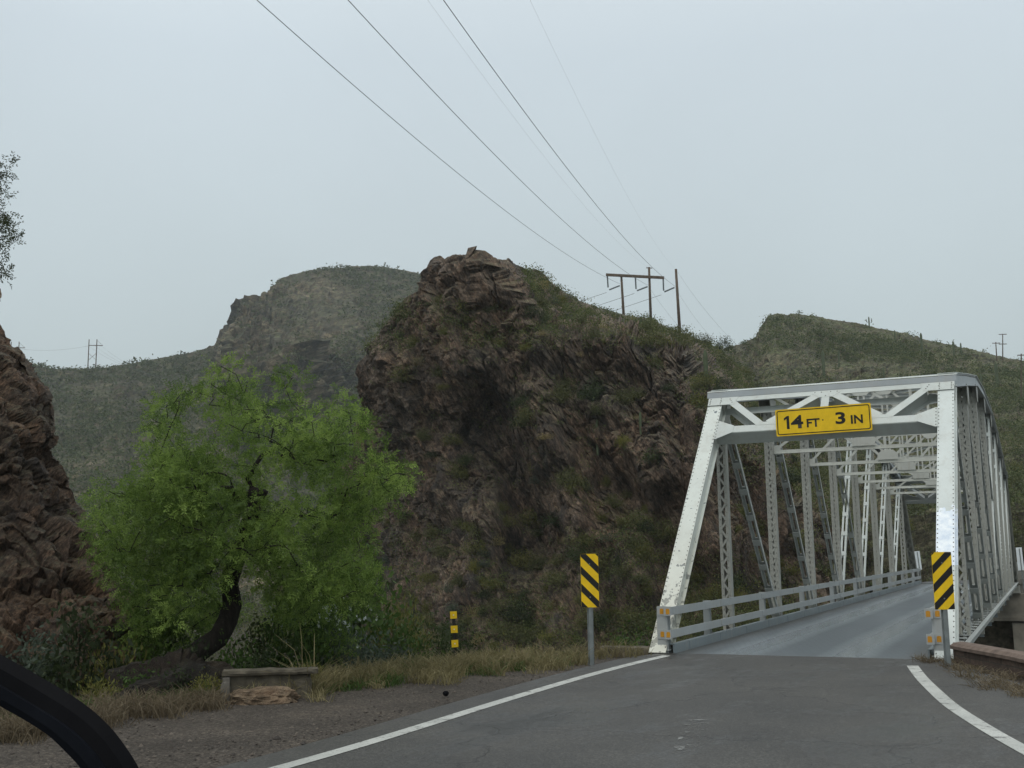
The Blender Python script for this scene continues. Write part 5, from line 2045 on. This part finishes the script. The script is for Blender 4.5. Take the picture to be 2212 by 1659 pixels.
# survey x, y of the foot, depth, size, variety, label
ROADSIDE = [
    (170, 1470, 16.6, 1.25, 'dkgreen', 'dark green shrub at the foot of the red rock face'),
    (90, 1440, 17.2, 1.1, 'sage', 'grey green shrub above the wiper by the rock face'),
    (250, 1450, 16.8, 1.0, 'yel', 'yellow green shrub left of the dark rock mound'),
    (300, 1500, 15.6, 0.7, 'green', 'low green shrub before the dark rock mound'),
    (215, 1500, 15.2, 0.6, 'yel', 'small yellow green weed clump left of the rock mound'),
    (520, 1425, 17.0, 0.8, 'green', 'green shrub hanging in front of the leaning trunk on its right'),
    (400, 1425, 16.6, 0.75, 'dkgreen', 'dark shrub crowding the left foot of the leaning trunk'),
    (395, 1480, 15.3, 0.55, 'dkgreen', 'small dark weed at the front of the rock mound'),
    (450, 1500, 15.0, 0.45, 'yel', 'small yellow weed between the rock mound and the headwall'),
    (350, 1440, 16.0, 0.6, 'green', 'green weed spilling over the left of the rock mound'),
    (470, 1440, 16.6, 0.55, 'dkgreen', 'dark weed beside the foot of the leaning trunk'),
    (560, 1465, 16.3, 0.7, 'dkgreen', 'dark bushy weed behind the concrete headwall'),
    (660, 1485, 15.9, 0.55, 'yel', 'yellow green weed at the right end of the headwall'),
    (330, 1395, 18.6, 1.1, 'green', 'green shrub under the left side of the tree'),
    (560, 1430, 18.6, 1.0, 'dkgreen', 'dark shrub right of the leaning trunk'),
    (640, 1420, 18.4, 1.15, 'green', 'green shrub behind the concrete headwall'),
    (705, 1405, 19.0, 1.2, 'sage', 'grey green brittlebush with white flowers under the tree'),
    (770, 1415, 19.4, 1.1, 'sage', 'grey green shrub between the flowering one and the delineator'),
    (835, 1420, 20.0, 1.0, 'sage', 'grey green shrub left of the delineator post'),
    (890, 1410, 20.8, 1.0, 'green', 'green shrub just left of the delineator post'),
    (760, 1360, 22.5, 1.6, 'green', 'tall green shrub under the right side of the tree'),
    (700, 1340, 23.0, 1.7, 'dkgreen', 'tall dark shrub behind the flowering brittlebush'),
    (850, 1370, 23.5, 1.3, 'yel', 'yellow green shrub behind the roadside grass'),
    (950, 1400, 22.5, 0.9, 'dkgreen', 'dark shrub behind the delineator post'),
    (1010, 1420, 21.5, 0.8, 'dkgreen', 'low dark shrub right of the delineator post'),
    (1100, 1415, 22.0, 0.8, 'yel', 'low yellow green shrub at the bank edge midway to the marker'),
    (1330, 1410, 22.5, 0.8, 'yel', 'yellow green weed between the marker post and the bridge'),
    (1370, 1400, 23.2, 0.9, 'green', 'green weed beside the bridge curb block'),
]
GR = 'roadside shrubs along the bank'
for x, y, d, sz, kd, lab in ROADSIDE:
    p = P(x, y, d)
    g0 = drop(p[0], p[1], 'gk')
    z = p[2] if g0 is None else min(p[2], max(g0.z, p[2] - 0.9))
    o = empty('roadside_shrub', (p[0], p[1], z), rnd.uniform(0, 6.28)) if 'flowers' in lab else mesh_obj('roadside_shrub', rnd.choice(NB[kd]), None, (p[0], p[1], z))
    tag(o, lab, 'shrub', GR)
    k_ = sz * (1.0 + max(0, p[2] - z) * 0.9)
    o.scale = (sz, sz, k_)
    if 'flowers' in lab:
        mesh_obj('foliage', NB['sage'][0], o)
        pts = rng.normal(size=(60, 3)) * np.array([0.32, 0.32, 0.10]) + np.array([0, 0, 0.66])
        q = np.repeat(pts, 4, 0) + rng.normal(size=(240, 3)) * 0.008
        V, F = leaf_quads(q, 0.018, 1.2)
        tag(mesh_obj('flowers', npmesh('flowers', V, F, M_FLOWER), o), kind='stuff')
    else:
        o.rotation_euler = (0, 0, rnd.uniform(0, 6.28))


def grass_patch(name, label, m, spots, blades, h, spread, lean=0.45, w=0.005):
    parts = []
    for x, y, n in spots:
        for _ in range(n):
            p = G(x + rnd.gauss(0, 26), y + rnd.gauss(0, 7))
            g0 = drop(p[0], p[1], 'g')
            V, F, T = tuft_arrays(blades, h * rnd.uniform(0.5, 1.25), spread, w, lean)
            parts.append((V + np.array([p[0], p[1], g0.z if g0 else 0]), F, np.clip(T * 0.6 + rnd.uniform(0, 0.4), 0, 1)))
    V, F, T = join(parts)
    o = mesh_obj(name, npmesh(name, V, F, m, False, T))
    return tag(o, label, 'grass', None, 'stuff')


grass_patch('dry_grass', 'tan dry grass along the left road shoulder', M_STRAW,
            [(690, 1478, 22), (645, 1497, 14), (740, 1470, 20), (800, 1462, 14), (860, 1452, 12), (930, 1448, 8), (1010, 1448, 16), (1060, 1444, 22), (1110, 1442, 16), (1180, 1436, 8), (1240, 1425, 8), (650, 1490, 18), (760, 1440, 18), (700, 1430, 18), (820, 1478, 10), (900, 1466, 9), (980, 1460, 10), (600, 1500, 8), (1150, 1432, 12), (1300, 1420, 8)], 46, 0.36, 0.09)
grass_patch('rusty_grass', 'reddish brown dry grass beside the left shoulder', M_RUSTY,
            [(20, 1590, 26), (80, 1575, 24), (150, 1560, 24), (220, 1545, 24), (300, 1535, 24), (370, 1528, 18), (430, 1522, 14), (20, 1545, 14), (110, 1530, 14), (1290, 1408, 14), (1230, 1412, 12), (1340, 1406, 10)], 44, 0.30, 0.10)
grass_patch('green_grass', 'green weeds in the roadside grass', M_FRESH,
            [(690, 1480, 12), (640, 1492, 8), (820, 1470, 10), (980, 1450, 10), (1020, 1445, 10), (60, 1560, 10), (160, 1540, 12), (420, 1515, 10), (760, 1480, 10), (1075, 1440, 12), (1160, 1436, 12), (1210, 1428, 10), (870, 1440, 12), (930, 1436, 10), (250, 1500, 10), (340, 1515, 6)], 30, 0.26, 0.09, 0.55)
grass_patch('dry_grass', 'straw weeds around the foot of the right marker and wall', M_RUSTY,
            [(2000, 1420, 8), (2040, 1432, 10), (2075, 1446, 10), (2110, 1462, 7), (2150, 1478, 6), (2190, 1494, 8), (2215, 1500, 8), (1990, 1412, 5)], 36, 0.20, 0.07, 0.7)
grass_patch('dry_stalks', 'long arching straw stalks below the tree', M_STRAW,
            [(640, 1440, 10), (690, 1425, 10), (610, 1450, 6), (650, 1478, 6)], 14, 0.95, 0.10, 0.55, 0.006)

# loose stones on the shoulder
parts = []
for _ in range(2600):
    x, y = rnd.uniform(0, 1500), rnd.uniform(1440, 1659)
    p = G(x, y)
    if shelf_dist(np.array([p[0]]), np.array([p[1]]))[0] > 0.3:
        continue
    # only off the asphalt
    j = np.argmin(np.abs(LL[:, 1] - p[1]))
    if p[0] > LL[j, 0] - 0.45:
        continue
    s_ = rnd.uniform(0.006, 0.022) * (2.2 if rnd.random() > 0.97 else 1)
    v = np.array([(1, 0, 0), (0, 1, 0), (-1, 0, 0), (0, -1, 0), (0, 0, 0.8), (0, 0, -0.5)]) * s_ * rng.uniform(0.6, 1.3, (6, 1)) + np.array([p[0], p[1], -0.012])
    f = np.array([(0, 1, 4), (1, 2, 4), (2, 3, 4), (3, 0, 4), (1, 0, 5), (2, 1, 5), (3, 2, 5), (0, 3, 5)])
    parts.append((v, f, np.full(6, rnd.random())))
V, F, T = join(parts)
M_STONE = leaf_mat('loose_stone', [(0.045, 0.038, 0.032), (0.085, 0.07, 0.058), (0.16, 0.135, 0.11)], trans=0.0)
tag(mesh_obj('loose_gravel', npmesh('loose_gravel', V, F, M_STONE, False, T)), 'loose stones scattered on the left shoulder', 'gravel', None, 'stuff')

# ------------------------------------------------------------------ power line
D3 = 177.0


def at(x, y, d=D3):
    return Vector(P(x, y, d).tolist())


def local(o, pts):
    return [Vector(p) - o.location for p in pts]


hf = empty('transmission_pylon', at(1376, 700), 0)
tag(hf, 'wooden two pole power frame with crossarm on the rocky hill crest', 'power pole', 'power poles on the rocky hill crest')
for (x0, y0), (x1, y1) in (((1342, 594), (1349.5, 720)), ((1402, 577), (1407, 725))):
    b = MB()
    b.tube(local(hf, [at(x0, y0), at(x1, y1)]), [0.17, 0.24], 10)
    b.build('pole', M_POLE, hf, True)
b = MB()
b.bar(*local(hf, [at(1309, 593.5, D3 - 0.3), at(1434.5, 600, D3 - 0.3)]), 0.30, 0.40)
b.build('crossarm', M_POLE, hf)
for x0, y0, x1, y1 in ((1312, 596, 1313.5, 621), (1372.5, 599, 1374, 624.5), (1432.5, 603, 1433.5, 628), (1316, 626, 1339, 617), (1376, 628, 1399, 619)):
    b = MB()
    a, c = local(hf, [at(x0, y0, D3 - 0.4), at(x1, y1, D3 - 0.4)])
    n_ = 14
    pts, rr = [], []
    for i in range(n_ * 2 + 1):
        pts.append(a.lerp(c, i / (n_ * 2)))
        rr.append(0.16 if i % 2 else 0.06)
    b.tube(pts, rr, 8)
    b.build('insulator', M_INSUL, hf)
b = MB()
b.bar(*local(hf, [at(1396, 578.6), at(1409, 579.2)]), 0.12, 0.12)
b.build('top_arm', M_POLE, hf)
p3 = empty('power_pole', at(1465, 725), 0)
tag(p3, 'single leaning wooden power pole right of the two pole frame', 'power pole', 'power poles on the rocky hill crest')
b = MB()
b.tube(local(p3, [at(1460, 581), at(1470.5, 750)]), [0.19, 0.27], 10)
b.build('pole', M_POLE, p3, True)
b = MB()
a, c = local(p3, [at(1435, 630.5, D3 - 0.4), at(1457, 621, D3 - 0.4)])
pts, rr = [], []
for i in range(29):
    pts.append(a.lerp(c, i / 28))
    rr.append(0.16 if i % 2 else 0.06)
b.tube(pts, rr, 8)
b.build('insulator', M_INSUL, p3)


def wire(a, c, sag, rad, label, group, n=60):
    a, c = Vector(a), Vector(c)
    b = MB()
    pts = []
    for i in range(n + 1):
        t = i / n
        pts.append(a.lerp(c, t) - Vector((0, 0, sag * 4 * t * (1 - t))))
    o = empty('power_line', a)
    b.tube([p - a for p in pts], rad, 5)
    bpy.data.objects.remove(o)
    o = b.build('power_line', M_WIRE, None, True, tuple(a))
    return tag(o, label, 'power line', group)


def through(x, y, dnear, end, k=1.55):
    """start point of a span that comes over the camera: the top-of-frame point pushed on past it"""
    q = at(x, y, dnear)
    return Vector(end) + (q - Vector(end)) * k


OH = 'power lines overhead'
for (x, y), (ex, ey), rad, lab in (((555, 0), (1339, 613), 0.021, 'lowest of the dark overhead power lines crossing the sky'), ((752, 0), (1399, 616), 0.021, 'middle one of the three dark overhead power lines'),
                                   ((958, 0), (1459, 619), 0.021, 'uppermost of the three dark overhead power lines'), ((924, 0), (1402, 579), 0.004, 'thin faint shield wire to the taller frame pole'), ((1145, 0), (1460, 583), 0.004, 'thin faint shield wire to the single leaning pole')):
    e_ = at(ex, ey)
    s_ = through(x, y, 56.0, e_, 1.25)
    # lift so that the sagging wire still passes the surveyed point
    t = 1 / 1.25
    sag = 2.6
    lift = sag * 4 * t * (1 - t)
    s_ = s_ + Vector((0, 0, lift / t * 1.0))
    wire(s_, e_, sag, rad, lab, OH, 90)

# far H-frames on the left ridge and the spans running back to them
for x0, x1, yt, yb, d, lab in ((190, 208, 733, 800, 640.0, 'tall two pole power frame on the far left ridge'), (22, 40, 738, 790, 690.0, 'power frame half hidden by the red rock face')):
    o = empty('transmission_pylon', at((x0 + x1) / 2, yb, d), 0)
    tag(o, lab, 'power pole', 'power frames on the far ridge')
    for xx in (x0 + 1, x1):
        b = MB()
        b.tube(local(o, [at(xx + 1.5, yt, d), at(xx - 1.5, yb, d)]), [0.24, 0.32], 6)
        b.build('pole', M_POLE, o)
    b = MB()
    b.bar(*local(o, [at(x0 + 1, yt + 13, d), at(x1 + 14, yt + 13.5, d)]), 0.35, 0.4)
    b.build('crossarm', M_POLE, o)
    b = MB()
    b.bar(*local(o, [at(x0 + 1, yt + 45, d), at(x1, yt + 30, d)]), 0.15, 0.15)
    b.bar(*local(o, [at(x0 + 1, yt + 30, d), at(x1, yt + 45, d)]), 0.15, 0.15)
    b.bar(*local(o, [at(x1, yt + 1, d), at(x1 + 14, yt + 13, d)]), 0.12, 0.12)
    b.build('brace', M_POLE, o)
for i, (ex, ey) in enumerate(((1310, 632), (1370, 634), (1428, 637))):
    wire(at(191 + i * 14, 747, 640), at(ex, ey), 17.0 + i * 1.6, 0.030, ('lower', 'middle', 'upper')[i] + ' pale wire sagging across the valley to the far ridge', 'wires across the valley', 70)
wire(at(30, 752, 690), at(192, 747, 640), 2.0, 0.04, 'wire between the two power frames on the far left ridge', 'wires across the valley', 20)
for i, (sx, sy, ex, ey) in enumerate(((1461, 583, 1640, 790), (1459, 622, 1600, 790), (1402, 620, 1560, 790))):
    wire(at(sx, sy), at(ex, ey, 120), 1.0, 0.011, ('guy wire from the top of the single leaning pole', 'guy wire from the middle of the single leaning pole', 'guy wire from the taller frame pole')[i], 'guy wires of the power poles', 20)

# small utility poles on the right ridge
for x, y0, y1, d, arms, lab in ((2166, 721, 772, 300.0, (1, 22), 'utility pole with two crossarms on the right ridge'), (2152, 739, 770, 290.0, (2,), 'short leaning utility pole left of the two armed pole'), (2206, 764, 850, 240.0, (3,), 'utility pole with one crossarm at the right picture edge')):
    o = empty('utility_pole', at(x, y1, d), 0)
    tag(o, lab, 'power pole', 'utility poles on the right ridge')
    b = MB()
    b.tube(local(o, [at(x - (1 if 'lean' in lab else 0), y0, d), at(x + (1.5 if 'lean' in lab else 0), y1 + 10, d)]), [0.12, 0.17], 6)
    b.build('pole', M_POLE, o)
    for a in arms:
        b = MB()
        b.bar(*local(o, [at(x - 8.5, y0 + a + 0.4, d), at(x + 8.5, y0 + a, d)]), 0.16, 0.18)
        b.build('crossarm', M_POLE, o)

# ------------------------------------------------------------------ wiper of the car the photo was taken from
wp = empty('windscreen_wiper', tuple(P(100, 1530, 0.66)), 0)
tag(wp, 'thick black windscreen wiper arm close by at the lower left corner', 'wiper')
inv3 = Vector(wp.location)
CP = [(-170, 1378, 0.70), (-80, 1430, 0.69), (0, 1474, 0.675), (70, 1515, 0.665), (130, 1552, 0.655), (170, 1582, 0.65), (205, 1618, 0.645), (240, 1668, 0.64), (275, 1735, 0.635), (320, 1830, 0.63)]


def sweep(path, prof, name, m, dx=0.0, dy=0.0, sc=None):
    b = MB()
    k0 = np.arange(len(path))
    k1 = np.linspace(0, len(path) - 1, 46)
    ker = np.array([1, 2, 3, 2, 1]) / 9.0
    sm = lambda a: np.convolve(np.pad(np.interp(k1, k0, a), 2, mode='edge'), ker, 'valid')
    sc = list(sm(sc)) if sc else None
    path = list(zip(*[sm([q[j] for q in path]) for j in range(3)]))
    pts = [Vector(P(x + dx, y + dy, d).tolist()) - inv3 for x, y, d in path]
    F_ = Vector(_F.tolist())
    k = len(prof)
    V = []
    for i, p in enumerate(pts):
        d = (pts[min(i + 1, len(pts) - 1)] - pts[max(i - 1, 0)]).normalized()
        s = d.cross(F_).normalized()
        u = s.cross(d).normalized()
        w = sc[i] if sc else 1
        for a, c in prof:
            V.append(p + s * a * w + u * c * w)
    fc = []
    for i in range(len(pts) - 1):
        for j in range(k):
            fc.append((i * k + j, i * k + (j + 1) % k, (i + 1) * k + (j + 1) % k, (i + 1) * k + j))
    fc += [tuple(range(k)), tuple(range((len(pts) - 1) * k, len(pts) * k))]
    b.poly(V, fc)
    o = b.build(name, m, wp)
    return o


q_ = 0.60 / FD
arm_prof = [(-48 * q_, 0.000), (-40 * q_, -0.004), (-20 * q_, -0.0062), (4 * q_, -0.0058), (8 * q_, 0.006), (-48 * q_, 0.006)]
bl_prof = [(2 * q_, -0.0045), (34 * q_, -0.002), (54 * q_, 0.004), (40 * q_, 0.010), (2 * q_, 0.010)]
sweep(CP, arm_prof, 'arm', M_WIPER, sc=[1.2, 1.15, 1.08, 1.0, 1.0, 1.12, 1.1, 1.1, 1.1, 1.1])
sweep(CP, bl_prof, 'blade', M_RUBBER)

# ------------------------------------------------------------------ rain haze in the air
t = bpy.data.materials.new('rain_haze')
t.use_nodes = True
nt = t.node_tree
for n in list(nt.nodes):
    if n.type != 'OUTPUT_MATERIAL':
        nt.nodes.remove(n)
pv = nt.nodes.new('ShaderNodeVolumePrincipled')
pv.inputs['Color'].default_value = (0.86, 0.93, 0.95, 1)
pv.inputs['Density'].default_value = 0.00022
pv.inputs['Anisotropy'].default_value = 0.2
nt.links.new(pv.outputs[0], [n for n in nt.nodes if n.type == 'OUTPUT_MATERIAL'][0].inputs['Volume'])
b = MB()
b.box((0, 1250, 130), (6000, 5600, 300))
hz = b.build('haze', t)
tag(hz, 'thin grey rain haze filling the valley', kind='stuff')
